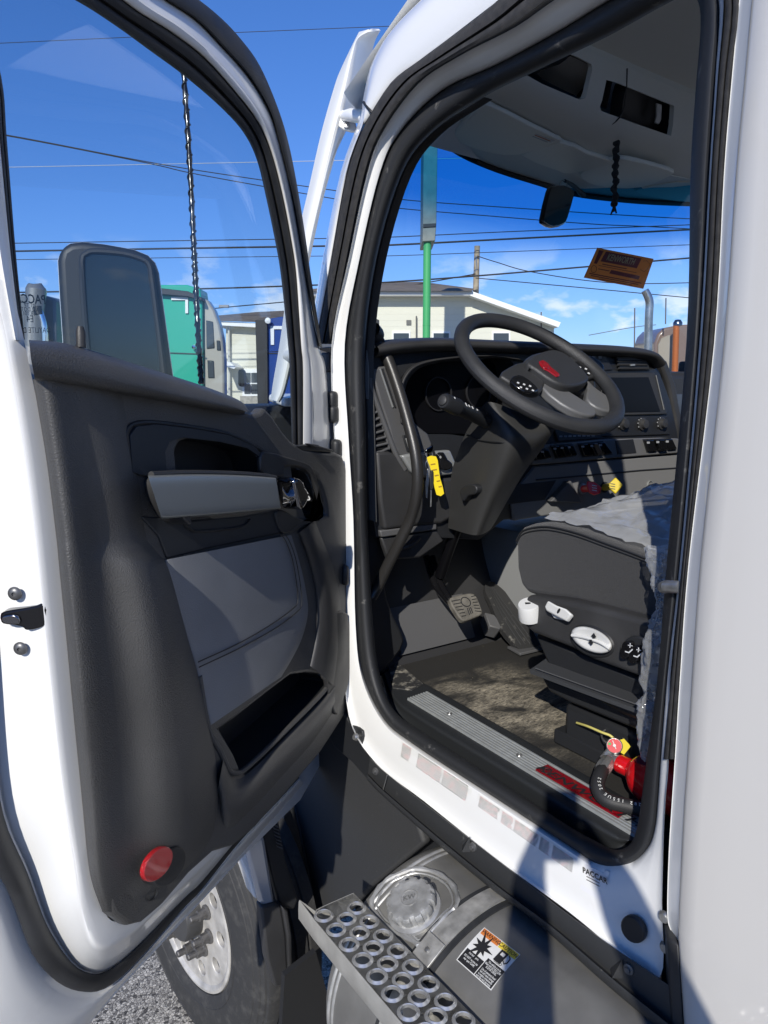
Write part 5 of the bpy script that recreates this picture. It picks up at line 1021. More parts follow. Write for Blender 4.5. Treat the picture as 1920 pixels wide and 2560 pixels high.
for y_ in (1.05, .7):
    box('step_bracket', ((x0 + x1) / 2 + .02, y_, ZS - .075), None, (.05, .05, .12), ALU, step, bevel=.004)
# ------------------------------------------------------------------ steered front wheel
wc = V((-.285, 2.43, .515)); wa = V((-math.cos(.13), -math.sin(.13), 0)).normalized()
TYRE = mat('tyre_rubber', (.030, .030, .030), .72, bump=(160, .35), dirt=(25, .5, .8, (.075, .073, .068)))
tyre = lathe('front_wheel', [(.288, -.02), (.296, .004), (.32, .016), (.36, .020), (.42, .016), (.468, .004), (.485, -.006), (.488, -.012), (.497, -.014), (.503, -.022), (.508, -.05), (.508, -.052), (.500, -.055), (.500, -.061), (.509, -.064), (.511, -.105), (.501, -.108), (.501, -.116), (.511, -.119), (.511, -.16), (.501, -.163), (.501, -.171), (.509, -.174), (.507, -.215), (.48, -.23), (.40, -.25), (.30, -.25)], wc, wa, TYRE, truck, seg=120, angle=28)
for r_, h_ in ((.335, .0182), (.445, .0105), (.47, .0035)): lathe('sidewall_ridge', [(r_ - .003, h_ - .002), (r_, h_ + .0015), (r_ + .003, h_ - .002)], wc, wa, TYRE, tyre, seg=110)
wu = V((0, 0, 1)); wv = wa.cross(wu).normalized()
WAL = mat('wheel_aluminium', (.52, .50, .46), .5, metal=.3, bump=(220, .35), var=(18, .22), dirt=(14, .55, .8, (.36, .34, .30)))
lathe('rim', [(.250, -.09), (.262, -.01), (.268, .0), (.280, .006), (.290, .004), (.293, -.004), (.290, -.02)], wc, wa, WAL, tyre, seg=90)
def wp(r_, a, h_): return wc + wa * h_ + (wu * math.cos(a) + wv * math.sin(a)) * r_
NB = 10
rimo = [wp(.268, 2 * math.pi * i / 90, -.004) for i in range(90)]
hl = [[wp(.213, 2 * math.pi * (k + .5) / NB, 0).lerp(wp(.213, 2 * math.pi * (k + .5) / NB, 0), 0) + (wu * math.cos(2 * math.pi * (k + .5) / NB) + wv * math.sin(2 * math.pi * (k + .5) / NB)) * (.027 * math.cos(b)) + (-wu * math.sin(2 * math.pi * (k + .5) / NB) + wv * math.cos(2 * math.pi * (k + .5) / NB)) * (.027 * math.sin(b)) for b in [2 * math.pi * j / 18 for j in range(18)]] for k in range(NB)]
hl = [[p - wa * .004 for p in h] for h in hl]
link('wheel_disc', prism_me(rimo, -wa * .022, hl), WAL, tyre, bevel=.003)
lathe('hub', [(.095, -.01), (.095, .045), (.088, .055), (.05, .06), (0, .06)], wc, wa, mat('hub_iron', (.08, .08, .08), .5, metal=.4), tyre, seg=32)
nut = lathe_me([(.026, 0), (.026, .006), (.019, .008), (.019, .034), (.012, .036), (.012, .062), (.010, .066), (0, .066)], (0, 0, 0), (0, 0, 1), 12)
rot = wa.to_track_quat('Z', 'Y').to_matrix().to_4x4(); nf = None
NUTM = mat('lug_iron', (.16, .155, .15), .5, metal=.7, var=(60, .3))
for k in range(NB):
    o = link('lug_nut', nut, NUTM, tyre, angle=20) if nf is None else nf.copy()
    if nf is not None: COL.objects.link(o); attach(o, tyre)
    o.matrix_basis = Matrix.Translation(wp(.1425, 2 * math.pi * k / NB + .12, -.002)) @ rot; nf = nf or o
# ------------------------------------------------------------------ fender tail, lamp, splash panels
fen = prism('fender_tail', [(596,2140),(606,2120),(628,2096),(640,2180),(646,2250),(636,2246),(616,2186)], YP(1.90), (0, .06, 0), WHITE, truck, bevel=.006)
prism('fender_lamp', [(610,2112),(650,2066),(664,2100),(690,2262),(664,2274),(648,2256),(628,2180)], YP(1.885), (0, .05, 0), mat('lamp_lens', (.52, .54, .58), .15, metal=.55, coat=1), fen, sm=0, bevel=.012, seg=3)
fb = prism('splash_panel', [(652,2268),(690,2258),(704,2268),(716,2340),(722,2462),(688,2470),(668,2400)], YP(1.875), (0, .04, 0), PLAS, truck, bevel=.008, seg=3)
prism('splash_panel', [(706,2268),(720,2278),(730,2340),(732,2458),(724,2462),(718,2340)], YP(1.865), (0, .05, 0), PLAS, truck, bevel=.006, seg=3)
prism('fender_liner', [(650,2060),(690,2010),(712,2140),(746,2250),(735,2275),(700,2270)], YP(1.90), (0, .03, 0), PLASD, truck, bevel=.006)
for k in range(9):
    prism('grille_rib', [(676 + k * 1.8, 2040 + k * 9), (690 + k * 1.8, 2046 + k * 9), (691 + k * 1.8, 2049 + k * 9), (677 + k * 1.8, 2043 + k * 9)], YP(1.895), (0, -.008, 0), GREYP, fen)
SPECK = mat('speckled_fairing', (.035, .036, .038), .62, bump=(400, .3), dirt=(130, .66, .72, (.16, .155, .15)))
prism('chassis_fairing', [(700,1900),(830,1790),(1010,1960),(1060,2110),(930,2215),(870,2280),(800,2330),(752,2440),(720,2300)], XP(.04), (.03, 0, 0), SPECK, truck, bevel=.01)
prism('fairing_edge', [(722,2000),(732,1998),(778,2230),(772,2240)], XP(.034), (.02, 0, 0), PLASD, truck, bevel=.004)
prism('mud_flap', [(712,2440),(790,2380),(850,2600),(700,2640)], YP(1.80), (0, .02, 0), mat('mud_flap', (.010, .010, .010), .7, dirt=(40, .64, .8, (.05, .048, .045))), truck)
box('underside_blocker', (.40, 1.66, .80), None, (.55, .62, .95), PLASD, truck, bevel=.02)  # added dark block, hides sky-lit ground so the underside stays black
box('chassis_rail', (.55, .9, .95), None, (.12, 4.2, .28), PLASD, truck, bevel=.01)
box('underbody', (1.0, .9, 1.30), None, (1.7, 2.6, .16), PLASD, truck, bevel=.02)
# stickers on the sill
def scp(a, b, out=.0015):
    s4, s3 = [(q[0], q[1]) for q in L4[22:29]][::-1], [(q[0], q[1]) for q in L3[22:29]][::-1]
    ya, yb = ipol(s4, a), ipol(s3, a); t = (b - ya) / max(1, yb - ya)
    X = .05 - .543 * t if t < .07 else (.012 - .0154 * (t - .07) if t < .85 else 0 - .08 * (t - .85))
    return onX(a, b, X - out)
def sticker(name, cn_, m=LW, X=None):
    rows = []
    for i in range(9):
        t = i / 8; rows.append([scp(*[cn_[0][k] * (1 - s / 10) * (1 - t) + cn_[1][k] * s / 10 * (1 - t) + cn_[2][k] * s / 10 * t + cn_[3][k] * (1 - s / 10) * t for k in (0, 1)]) for s in range(11)])
    return loft(name, rows, m, truck, nu=1, flat_v=True)
SP_ = mat('sticker_film', (.76, .76, .73), .35, coat=.3); INK = mat('sticker_ink', (.05, .04, .04), .6); PINK = mat('sticker_red_ink', (.46, .2, .2), .6)
for cn_, nr, cols_ in (([(1004,1852),(1182,1968),(1172,2012),(998,1890)], 7, ((.02,.14),(.24,.58),(.60,.95))), ([(1196,1984),(1440,2148),(1434,2186),(1190,2014)], 7, ((.02,.22),(.25,.36),(.38,.62),(.64,.74),(.77,.98)))):
    sheet = sticker('sill_sticker', cn_, SP_)
    f_ = lambda s, t: tuple(cn_[0][i] * (1 - s) * (1 - t) + cn_[1][i] * s * (1 - t) + cn_[2][i] * s * t + cn_[3][i] * (1 - s) * t for i in (0, 1))
    vs_, fs = [], []; vp, fpn = [], []; rn = random.Random(5)
    for c0, c1 in cols_:
        for r_ in range(nr):
            t = .10 + r_ * .13; s = c0
            while s < c1 - .01:
                l_ = rn.uniform(.015, .045); l_ = min(l_, c1 - s)
                for vv, ff in (((vs_, fs),) if rn.random() < .7 else ((vp, fpn),)):
                    b0 = len(vv); vv += [scp(*f_(s, t), .003), scp(*f_(s + l_, t), .003), scp(*f_(s + l_, t + .055), .003), scp(*f_(s, t + .055), .003)]; ff.append((b0, b0 + 1, b0 + 2, b0 + 3))
                s += l_ + .008
    o = mesh('small_print', vs_, fs, INK, sheet); o['kind'] = 'stuff'; o = mesh('small_print', vp, fpn, PINK, sheet); o['kind'] = 'stuff'
pk_ = [(1464,2152),(1524,2180),(1504,2254),(1450,2222)]
ps = sticker('maker_sticker', pk_, mat('sticker_white', (.78, .78, .79), .35))
sx_ = (scp(1524,2180) - scp(1464,2152)).normalized(); sy_ = V((-1, 0, 0)).cross(sx_); sy_ = -sy_ if sy_.z < 0 else sy_
text('maker_name', 'PACCAR', scp(1490, 2187) + V((-.004, 0, 0)), sx_, sy_, .0115, LB_, ps, sx=1.05, bold=.03, shear=.1)
for k in range(2): tube('maker_line', [scp(1468 + k * 0, 2190 + k * 8) + V((-.002, 0, 0)), scp(1500, 2207 + k * 8) + V((-.002, 0, 0))], .0007, INK, ps, seg=4)
# ------------------------------------------------------------------ ground
def asphalt():
    m = bpy.data.materials.new('asphalt'); m.use_nodes = True; t = m.node_tree; b = t.nodes['Principled BSDF']; L = t.links.new
    tcn = t.nodes.new('ShaderNodeTexCoord'); v = t.nodes.new('ShaderNodeTexVoronoi'); v.inputs['Scale'].default_value = 95; L(tcn.outputs['Object'], v.inputs['Vector'])
    v2 = t.nodes.new('ShaderNodeTexVoronoi'); v2.feature = 'DISTANCE_TO_EDGE'; v2.inputs['Scale'].default_value = 95; L(tcn.outputs['Object'], v2.inputs['Vector'])
    sp = t.nodes.new('ShaderNodeSeparateColor'); L(v.outputs['Color'], sp.inputs[0])
    cr_ = t.nodes.new('ShaderNodeValToRGB'); e = cr_.color_ramp.elements; e[0].color = (.05, .048, .045, 1); e[1].color = (.60, .565, .495, 1); e[0].position = .0; e[1].position = 1
    x = e.new(.3); x.color = (.33, .31, .275, 1); x = e.new(.65); x.color = (.46, .435, .38, 1); L(sp.outputs[0], cr_.inputs[0])
    mr = t.nodes.new('ShaderNodeMapRange'); mr.inputs[1].default_value = .0; mr.inputs[2].default_value = .08; L(v2.outputs['Distance'], mr.inputs[0])
    mxn = t.nodes.new('ShaderNodeMix'); mxn.data_type = 'RGBA'; L(mr.outputs[0], mxn.inputs['Factor']); mxn.inputs['A'].default_value = (.07, .066, .06, 1); L(cr_.outputs[0], mxn.inputs['B']); L(mxn.outputs['Result'], b.inputs['Base Color'])
    b.inputs['Roughness'].default_value = .85; bn = t.nodes.new('ShaderNodeBump'); bn.inputs['Strength'].default_value = .8; bn.inputs['Distance'].default_value = .004; L(mr.outputs[0], bn.inputs['Height']); L(bn.outputs[0], b.inputs['Normal']); return m
gr = mesh('ground', [(-600, -600, 0), (600, -600, 0), (600, 600, 0), (-600, 600, 0)], [(0, 1, 2, 3)], asphalt()); gr['kind'] = 'structure'

# ================================================================== truck fittings beyond the glass
# wind deflector ahead of the front pillar
lft = [(900,82),(887,107),(855,174),(838,220),(806,333),(774,474),(745,600),(722,720),(702,860),(685,960),(680,1000)]
rdg = [(930,75),(897,97),(884,139),(868,215),(838,333),(803,474),(774,600),(752,720),(732,860),(708,970),(694,1004)]
inn = [(949,74),(934,106),(926,150),(922,215),(852,352),(812,470),(782,600),(758,720),(738,860),(712,972),(697,1005)]
inz = [2.50, 2.52, 2.54, 2.54, 2.48, 2.42, 2.42, 2.42, 2.42, 2.42, 2.42]
dfl = loft('wind_deflector', [[dep(*q, 2.46) for q in lft], [dep(*q, 2.40) for q in mixpx(lft, rdg, .5)], [dep(*q, 2.385) for q in rdg], [dep(q[0], q[1], z) for q, z in zip(mixpx(rdg, inn, .5), [(a + 2.39) / 2 + .03 for a in inz])], [dep(q[0], q[1], z) for q, z in zip(inn, inz)]], WHITE2, truck, nu=5, nv=4, angle=40, solid=.008)
tube('deflector_bracket', [dep(912, 292, 2.28), dep(880, 288, 2.34), dep(856, 290, 2.40)], [.020, .020, .015], WHITE, dfl, seg=16, bevel=.003)
prism('bracket_plate', [(848,270),(880,290),(892,322),(878,328),(842,312)], PP(dep(866, 305, 2.385), FW), FW * .012, WHITE2, dfl, sm=2, bevel=.003)
lathe('bracket_screw', [(.010, 0), (.010, .003), (.006, .004), (.004, .002), (0, .002)], dep(866, 312, 2.378), -FW, STEEL, dfl, seg=14)
tube('deflector_bracket', [dep(748, 888, 2.30), dep(722, 890, 2.40)], .020, WHITE2, dfl, seg=14)
box('hood_cowl', dep(722, 1000, 2.6), ((1, 0, 0), (0, 1, .12), (0, -.12, 1)), (.10, .12, .03), WHITE, truck, bevel=.012, seg=4)
box('cowl_side_panel', dep(690, 1078, 2.7), None, (.30, .30, .19), PLASD, truck, bevel=.04, seg=3)
# door mirror
ml_c = dp(280, 760, -.34); mn_ = (DU * .80 + DN * .60).normalized(); MP = lambda w_: PP(ml_c + mn_ * w_, mn_)
mo = [(143,650),(150,621),(174,606),(204,602),(260,608),(333,621),(370,636),(388,655),(397,680),(412,790),(431,930),(440,1000),(300,1040),(190,1000),(170,940),(156,858),(148,740)]
mir = prism('door_mirror', mo, MP(-.0), -mn_ * .085, mat('mirror_housing', (.012, .013, .014), .5, bump=(600, .15)), truck, bevel=.016, seg=4)
prism('mirror_shell', [(a + (280 - a) * -.012, b + (800 - b) * -.006) for a, b in mo], MP(-.03), -mn_ * .06, WHITE, mir, bevel=.02, seg=3)
mg = [(205,655),(216,634),(240,628),(310,634),(356,648),(372,662),(378,690),(392,800),(408,930),(412,990),(300,1020),(232,990),(222,900),(210,760)]
tube('mirror_bezel', [MP(.004)(*q) for q in cr2(mg)], .007, PLASD, mir, seg=8, closed=True)
prism('mirror_glass', mg, MP(.001), mn_ * .003, mat('mirror_glass', (.06, .07, .068), .16, metal=.85), mir, sm=0)
tube('mirror_arm', [MP(-.05)(330, 930), dp(420, 1010, -.12), dp(450, 1040, -.10)], .028, PLASD, mir, seg=12)
# whip antenna in spiral wrap
ap_ = cr([dep(a, b, 2.02) for a, b in ((440,-60),(446,10),(461,200),(474,400),(484,600),(490,720),(497,860),(504,960))], 14)
ant = tube('antenna', ap_, [.0068 + .0012 * math.sin(i * 1.7) for i in range(len(ap_))], mat('spiral_wrap', (.010, .010, .011), .22, coat=.5), truck, seg=10, angle=80)
hx = []
T_, U_ = frames(ap_)
for i in range(0, len(ap_) - 1):
    for s in range(6):
        t = s / 6; p = ap_[i].lerp(ap_[i + 1], t); a = (i + t) * 2.4; hx.append(p + (U_[i] * math.cos(a) + T_[i].cross(U_[i]) * math.sin(a)) * .0072)
tube('wrap_strip', hx, .0024, MATS['spiral_wrap'], ant, seg=5, angle=80)
# etched marks on the window, read from outside
ex = (dp(57, 750, -.04) - dp(95, 752, -.04)).normalized()
ETCH = mat('glass_print', (.012, .013, .015), .6)
wg = [o for o in bpy.data.objects if o.name == 'window_glass'][0]
text('glass_maker_mark', 'PACCAR', dp(70, 748, -.044), ex, (0, 0, 1), .013, ETCH, door, bold=.02)
for k, (s_, h_) in enumerate((('M1 TP', .006), ('AS2 DOT', .006), ('43R 001', .006), ('E4', .010), ('DAYLITE DOOR', .008))):
    text('glass_small_mark', s_, dp(76, (764, 774, 784, 798, 826)[k], -.044), ex, (0, 0, 1), h_, ETCH, door)

# ================================================================== the yard and street beyond
FH = V((math.sin(PSI), math.cos(PSI), 0))
def at(px, py, d): return onp(px, py, CAM + FH * d, FH)
SID = mat('cream_siding', (.70, .68, .56), .6); t_ = SID.node_tree
wv_ = t_.nodes.new('ShaderNodeTexWave'); wv_.wave_type = 'BANDS'; wv_.bands_direction = 'Z'; wv_.wave_profile = 'SAW'; wv_.inputs['Scale'].default_value = 1.35
tcn = t_.nodes.new('ShaderNodeTexCoord'); t_.links.new(tcn.outputs['Object'], wv_.inputs['Vector']); bmp = t_.nodes.new('ShaderNodeBump'); bmp.inputs['Strength'].default_value = 1; bmp.inputs['Distance'].default_value = .03
t_.links.new(wv_.outputs['Fac'], bmp.inputs['Height']); t_.links.new(bmp.outputs[0], t_.nodes['Principled BSDF'].inputs['Normal'])
SHIN = mat('brown_shingles', (.16, .13, .10), .9, bump=(8, .6), var=(3, .25))
WTR = mat('white_trim', (.78, .78, .76), .5); PANE = mat('window_pane', (.05, .06, .07), .08)
def wallprism(name, px, d, back_, m, par, **k): return prism(name, px, PP(at(960, 950, d), FH), FH * back_, m, par, **k)
GY = lambda d: HORY + 2.40 * FPX / d / math.cos(TH) ** 2 + 6      # picture row of the ground at depth d
# house with hip roof seen through the door window
h1 = empty('house', at(640, 1060, 40), 'cream sided house with brown roof left of the blue truck', 'house'); h1.location.z = 0; WM[h1.name] = Matrix.Translation(h1.location)
wallprism('wall', [(565,812),(700,814),(820,816),(820,1070),(565,1070)], 40, 9, SID, h1)
wallprism('fascia', [(532,802),(640,808),(840,812),(840,820),(640,818),(532,812)], 39.4, 10.2, WTR, h1)
mesh('roof', [at(530, 802, 39.3), at(845, 811, 39.3), at(845, 770, 50), at(530, 790, 50), at(640, 780, 43), at(800, 779, 43)], [(0, 1, 5, 4), (1, 2, 5), (2, 3, 4, 5), (3, 0, 4)], SHIN, h1, angle=10)
wd = wallprism('window', [(606,922),(646,922),(646,990),(606,990)], 39.95, .08, WTR, h1)
for k in (0, 1):
    for j in (0, 1): wallprism('pane', [(611 + k * 17, 932 + j * 28), (626 + k * 17, 932 + j * 28), (626 + k * 17, 956 + j * 28), (611 + k * 17, 956 + j * 28)], 39.9, .05, PANE, wd)
wallprism('porch_roof', [(545,900),(575,906),(590,918),(585,922),(548,912)], 38, 3, WTR, h1)
wallprism('stone_base', [(600,990),(690,992),(690,1064),(600,1064)], 39.9, .2, mat('stone_base', (.34, .32, .28), .9, var=(6, .3)), h1)
tube('downpipe', [at(572, 816, 39.8), at(574, 1040, 39.8)], .06, mat('pipe_white', (.5, .5, .46), .5), h1, seg=8)
# larger building behind the steering wheel
h2 = empty('building', at(1150, 1060, 30), 'large cream building with white rake boards behind the green pole', 'building'); h2.location.z = 0; WM[h2.name] = Matrix.Translation(h2.location)
wallprism('wall', [(780,736),(1177,736),(1385,812),(1385,1110),(780,1110)], 30, 14, SID, h2)
wallprism('eave_board', [(760,727),(1180,727),(1180,738),(760,738)], 29.4, 14.8, WTR, h2)
wallprism('rake_board', [(1177,727),(1402,806),(1396,818),(1176,739)], 29.38, 14.8, WTR, h2)
mesh('hip_roof', [at(760, 727, 29.2), at(1182, 727, 29.2), at(1190, 722, 44), at(780, 722, 44), at(960, 706, 35), at(1052, 704, 35)], [(0, 1, 5, 4), (1, 2, 5), (2, 3, 4, 5), (3, 0, 4)], SHIN, h2, angle=10)
wallprism('wall_lamp', [(1016,800),(1028,800),(1028,812),(1016,812)], 29.95, .2, mat('lamp_grey', (.12, .12, .11), .5), h2)
for xw in (980, 1080, 1230):
    ww = wallprism('window', [(xw, 828), (xw + 46, 828), (xw + 46, 930), (xw, 930)], 29.96, .1, WTR, h2)
    wallprism('pane', [(xw + 4, 833), (xw + 42, 833), (xw + 42, 925), (xw + 4, 925)], 29.92, .06, PANE, ww)
for xw in (1041, 1353): tube('conduit', [at(xw, 790 if xw < 1100 else 780, 29.9), at(xw, 900, 29.9)], .03, MATS['lamp_grey'], h2, seg=6)
# green sign pole
gpz = empty('sign_pole', at(1068, 1100, 24), 'green steel pole carrying a tall grey sign box', 'sign pole'); gpz.location.z = 0; WM[gpz.name] = Matrix.Translation(gpz.location)
GRN = mat('green_paint', (.06, .36, .12), .45)
pb_, pt_ = at(1066, 850, 24), at(1072, 420, 24); pb_.z = 0; pt_.x, pt_.y = pb_.x, pb_.y
tube('pole', [pb_, V((pb_.x, pb_.y, pt_.z))], .118, GRN, gpz, seg=18)
sg = PP(at(1074, 500, 23.8), FH)
prism('sign_box', [(1059,356),(1094,354),(1091,560),(1088,602),(1056,604),(1057,560)], sg, FH * 1.6, mat('sign_grey', (.24, .24, .20), .6, var=(4, .2)), gpz, bevel=.02)
prism('sign_foot', [(1058,560),(1090,558),(1089,566),(1058,568)], PP(at(1074, 500, 23.76), FH), FH * 1.7, PLASD, gpz)
tube('pole_band', [V((pb_.x, pb_.y, at(1066, 812, 24).z)), V((pb_.x, pb_.y, at(1066, 814, 24).z))], .124, GRN, gpz, seg=18)
# utility pole
up_ = empty('utility_pole', at(1186, 1000, 34), 'weathered wooden utility pole carrying the wires', 'utility pole'); up_.location.z = 0; WM[up_.name] = Matrix.Translation(up_.location)
a, b = at(1187, 700, 34), at(1193, 615, 34); a.z = 0
tube('pole', [a, b], [.16, .12], mat('weathered_wood', (.30, .25, .18), .85, var=(4, .3)), up_, seg=14)
tube('guy_bracket', [at(1180, 690, 33.9), at(1192, 672, 33.9), at(1190, 640, 33.9)], .03, STEEL, up_, seg=6)
# wires strung across the yard
WIRE = mat('wire_black', (.012, .012, .013), .6); WIREW = mat('wire_pale', (.45, .47, .5), .5)
WD = 33.0
wires = [('highest thin dark wire crossing above the open door', [(-300,122),(0,108),(480,86),(960,66),(1500,44),(2200,10)], .012, WIRE), ('pale wire crossing behind the antenna and pillar', [(-300,422),(23,418),(862,401),(1040,398),(1500,390),(2200,380)], .012, WIREW), ('upper strand of the twisted sagging wire pair', [(-300,288),(14,337),(365,404),(560,436),(842,477),(998,498),(1200,514),(1724,547),(2200,560)], .018, WIRE), ('lower strand of the twisted sagging wire pair', [(-300,292),(14,339),(365,407),(500,437),(842,498),(992,520),(1200,538),(1480,560),(1668,569),(2200,600)], .018, WIRE), ('thin wire above the thick twisted cable', [(-300,615),(40,608),(822,596),(971,593),(1300,578),(1724,562),(2200,540)], .018, WIRE), ('thick twisted cable running past the mirror top', [(-300,636),(40,628),(822,615),(966,613),(1300,596),(1724,574),(2200,548)], .036, WIRE), ('thin wire just below the thick twisted cable', [(-300,654),(43,649),(820,640),(960,640),(1300,628),(1724,612),(2200,596)], .014, WIRE), ('thick cable crossing behind the card at utility pole height', [(-300,738),(50,731),(500,722),(808,712),(945,707),(1188,690),(1500,664),(1724,645),(2200,605)], .032, WIRE), ('cable rising from the house eave to the utility pole', [(300,800),(518,773),(710,755),(796,745),(958,725),(1189,685)], .022, WIRE), ('upper wire sagging right from the utility pole top', [(1193,640),(1240,655),(1330,680),(1515,706),(1718,707),(2100,690)], .018, WIRE), ('lower wire sloping down right from the utility pole', [(1189,695),(1453,719),(1718,744),(2100,780)], .018, WIRE), ('short grey wire low above the dashboard right', [(1472,838),(1560,822),(1607,815),(1640,812)], .016, mat('wire_grey', (.12, .14, .16), .6))]
for lab_, L_, r_, m_ in wires:
    o = tube('overhead_wire', cr([at(a, b, WD) for a, b in L_], 8), r_, m_, None, seg=6, angle=80); tag(o, lab_, 'wire', 'wires strung over the street')
sp_ = at(560, 766, WD - .1); box('wire_splice', sp_, (RT, FH, (0, 0, 1)), (.42, .14, .12), mat('splice_grey', (.25, .25, .25), .5), [o for o in bpy.data.objects if o.get('label', '').startswith('cable rising')][0], bevel=.03)
# parked trucks
def wheels(par, px, d, n=2):
    for k in range(n):
        c = at(px + k * 60, 950, d); c.z = .5; lathe('tyre', [(.28, 0), (.3, .02), (.45, .02), (.5, -.02), (.5, -.25), (.3, -.27)], c, -FH, TYRE, par, seg=28)
def parked(name_lab, loc):
    e = empty('parked_truck', loc, name_lab, 'truck', 'trucks parked in the yard'); e.location.z = 0; WM[e.name] = Matrix.Translation(e.location); return e
TEAL = mat('teal_paint', (.012, .36, .235), .35, coat=.4); BLUE = mat('blue_paint', (.012, .05, .24), .3, coat=.5); MARK = mat('white_marking', (.75, .77, .76), .5)
t1 = parked('teal green sleeper truck parked behind the mirror', at(450, 950, 12))
wallprism('sleeper_back', [(330,712),(468,712),(500,722),(505,760),(508,1150),(330,1150)], 12, .5, TEAL, t1, bevel=.02)
wallprism('roof_fairing', [(330,722),(400,720),(470,728),(505,744),(505,752),(470,742),(400,736),(330,738)], 11.9, .3, PLASD, t1, bevel=.01)
wallprism('corner_marking', [(428,742),(470,742),(470,783),(463,783),(463,750),(428,750)], 11.97, .04, MARK, t1)
BEI = mat('pale_fairing', (.42, .39, .32), .3, metal=.3, coat=.4)
sf = wallprism('side_fairing', [(507,744),(520,752),(535,775),(548,810),(556,850),(560,900),(562,1150),(507,1150)], 12.1, .25, BEI, t1, bevel=.03)
for o_ in ([(515,800),(532,804),(536,870),(516,872)], [(518,900),(534,902),(536,945),(520,945)], [(541,850),(550,852),(552,876),(542,876)]): wallprism('side_window', o_, 12.08, .06, PANE, sf, bevel=.01)
wallprism('panel_joint', [(400,880),(508,884),(508,886),(400,882)], 11.98, .03, PLASD, t1)
lathe('lamp', [(.04, 0), (.03, .05), (0, .06)], at(486, 868, 11.95), -FH, CHROME, t1, seg=14)
wallprism('mirror_head', [(594,922),(608,924),(610,968),(594,966)], 13, .3, PLASD, t1, bevel=.05)
wheels(t1, 360, 12.2)
t2 = parked('blue sleeper truck parked in front of the cream house', at(700, 950, 17))
wallprism('sleeper_back', [(668,798),(700,792),(770,790),(900,795),(900,1060),(668,1060)], 17, .6, BLUE, t2, bevel=.02)
wallprism('side_extender', [(638,800),(668,799),(670,1010),(644,1010)], 16.9, .1, PLASD, t2, bevel=.01)
wallprism('side_extender', [(936,795),(948,800),(950,1010),(930,1010)], 16.9, .1, PLASD, t2, bevel=.01)
wallprism('cab_roof', [(900,790),(938,796),(938,1060),(900,1060)], 17, .6, BLUE, t2, bevel=.02)
wallprism('corner_marking', [(676,815),(716,815),(716,823),(685,823),(685,862),(677,862)], 16.97, .04, MARK, t2)
wallprism('panel_joint', [(668,882),(760,883),(760,885),(668,884)], 16.98, .03, PLASD, t2)
lathe('roof_lamp', [(.07, 0), (.06, .04), (0, .06)], at(670, 802, 16.85), -FH, MARK, t2, seg=14)
wheels(t2, 690, 17.2)
t3 = parked('grey truck with foil wrapped exhaust at the far left', at(80, 950, 10))
wallprism('sleeper_back', [(-200,735),(100,735),(138,748),(144,1150),(-200,1150)], 10, .6, mat('slate_paint', (.10, .115, .13), .4, var=(3, .2)), t3, bevel=.03)
FOIL = mat('foil', (.30, .30, .29), .4, metal=.7, bump=(14, 1.0))
fo = tube('wrapped_stack', [at(80, 960, 9.8), at(82, 860, 9.8), at(84, 780, 9.8), at(86, 726, 9.8), at(84, 714, 9.8)], [.12, .12, .11, .13, .08], FOIL, t3, seg=20, angle=25)
crumple(fo, .05, 4.0)
tube('exhaust_pipe', cr([at(96, 770, 9.6), at(104, 790, 9.6), at(112, 830, 9.6), at(116, 950, 9.6)], 5), .035, CHROME, t3, seg=12)
tube('pipe_end', [at(93, 766, 9.58), at(97, 786, 9.58)], .05, PLASD, t3, seg=12)
wheels(t3, -40, 10.2)
t4 = parked('truck with chrome stack and orange stack beyond the dashboard', at(1690, 950, 14))
cab_m = mat('bronze_paint', (.17, .12, .095), .3, coat=.6)
wallprism('cab_back', [(1636,860),(1645,835),(1660,820),(1700,812),(1780,808),(1900,808),(1900,1150),(1630,1150)], 14.3, 1.2, cab_m, t4, bevel=.04)
wallprism('rear_window', [(1646,862),(1655,845),(1672,838),(1676,838),(1674,930),(1646,930)], 14.26, .06, mat('dusty_pane', (.30, .27, .22), .3), t4)
tube('orange_stack', [at(1686, 960, 13.9), at(1691, 812, 13.9)], .055, mat('orange_paint', (.55, .16, .05), .25, metal=.5), t4, seg=16)
lathe('stack_cap', [(.08, 0), (.08, .05), (.05, .10), (0, .11)], at(1694, 814, 13.9), (0, 0, 1), DCHROME, t4, seg=14)
tube('chrome_stack', cr([at(1618, 960, 12), at(1622, 800, 12), at(1624, 760, 12), at(1620, 742, 12), at(1612, 726, 12)], 5), [.062, .062, .062, .062, .058], mat('stack_chrome', (.36, .36, .35), .22, metal=.9, var=(5, .4)), t4, seg=18)
tube('whip', [at(1586, 870, 14), at(1587, 770, 14)], .012, GREYP, t4, seg=5); tube('whip', [at(1664, 810, 14), at(1665, 745, 14)], .012, GREYP, t4, seg=5)
wheels(t4, 1700, 14.4)
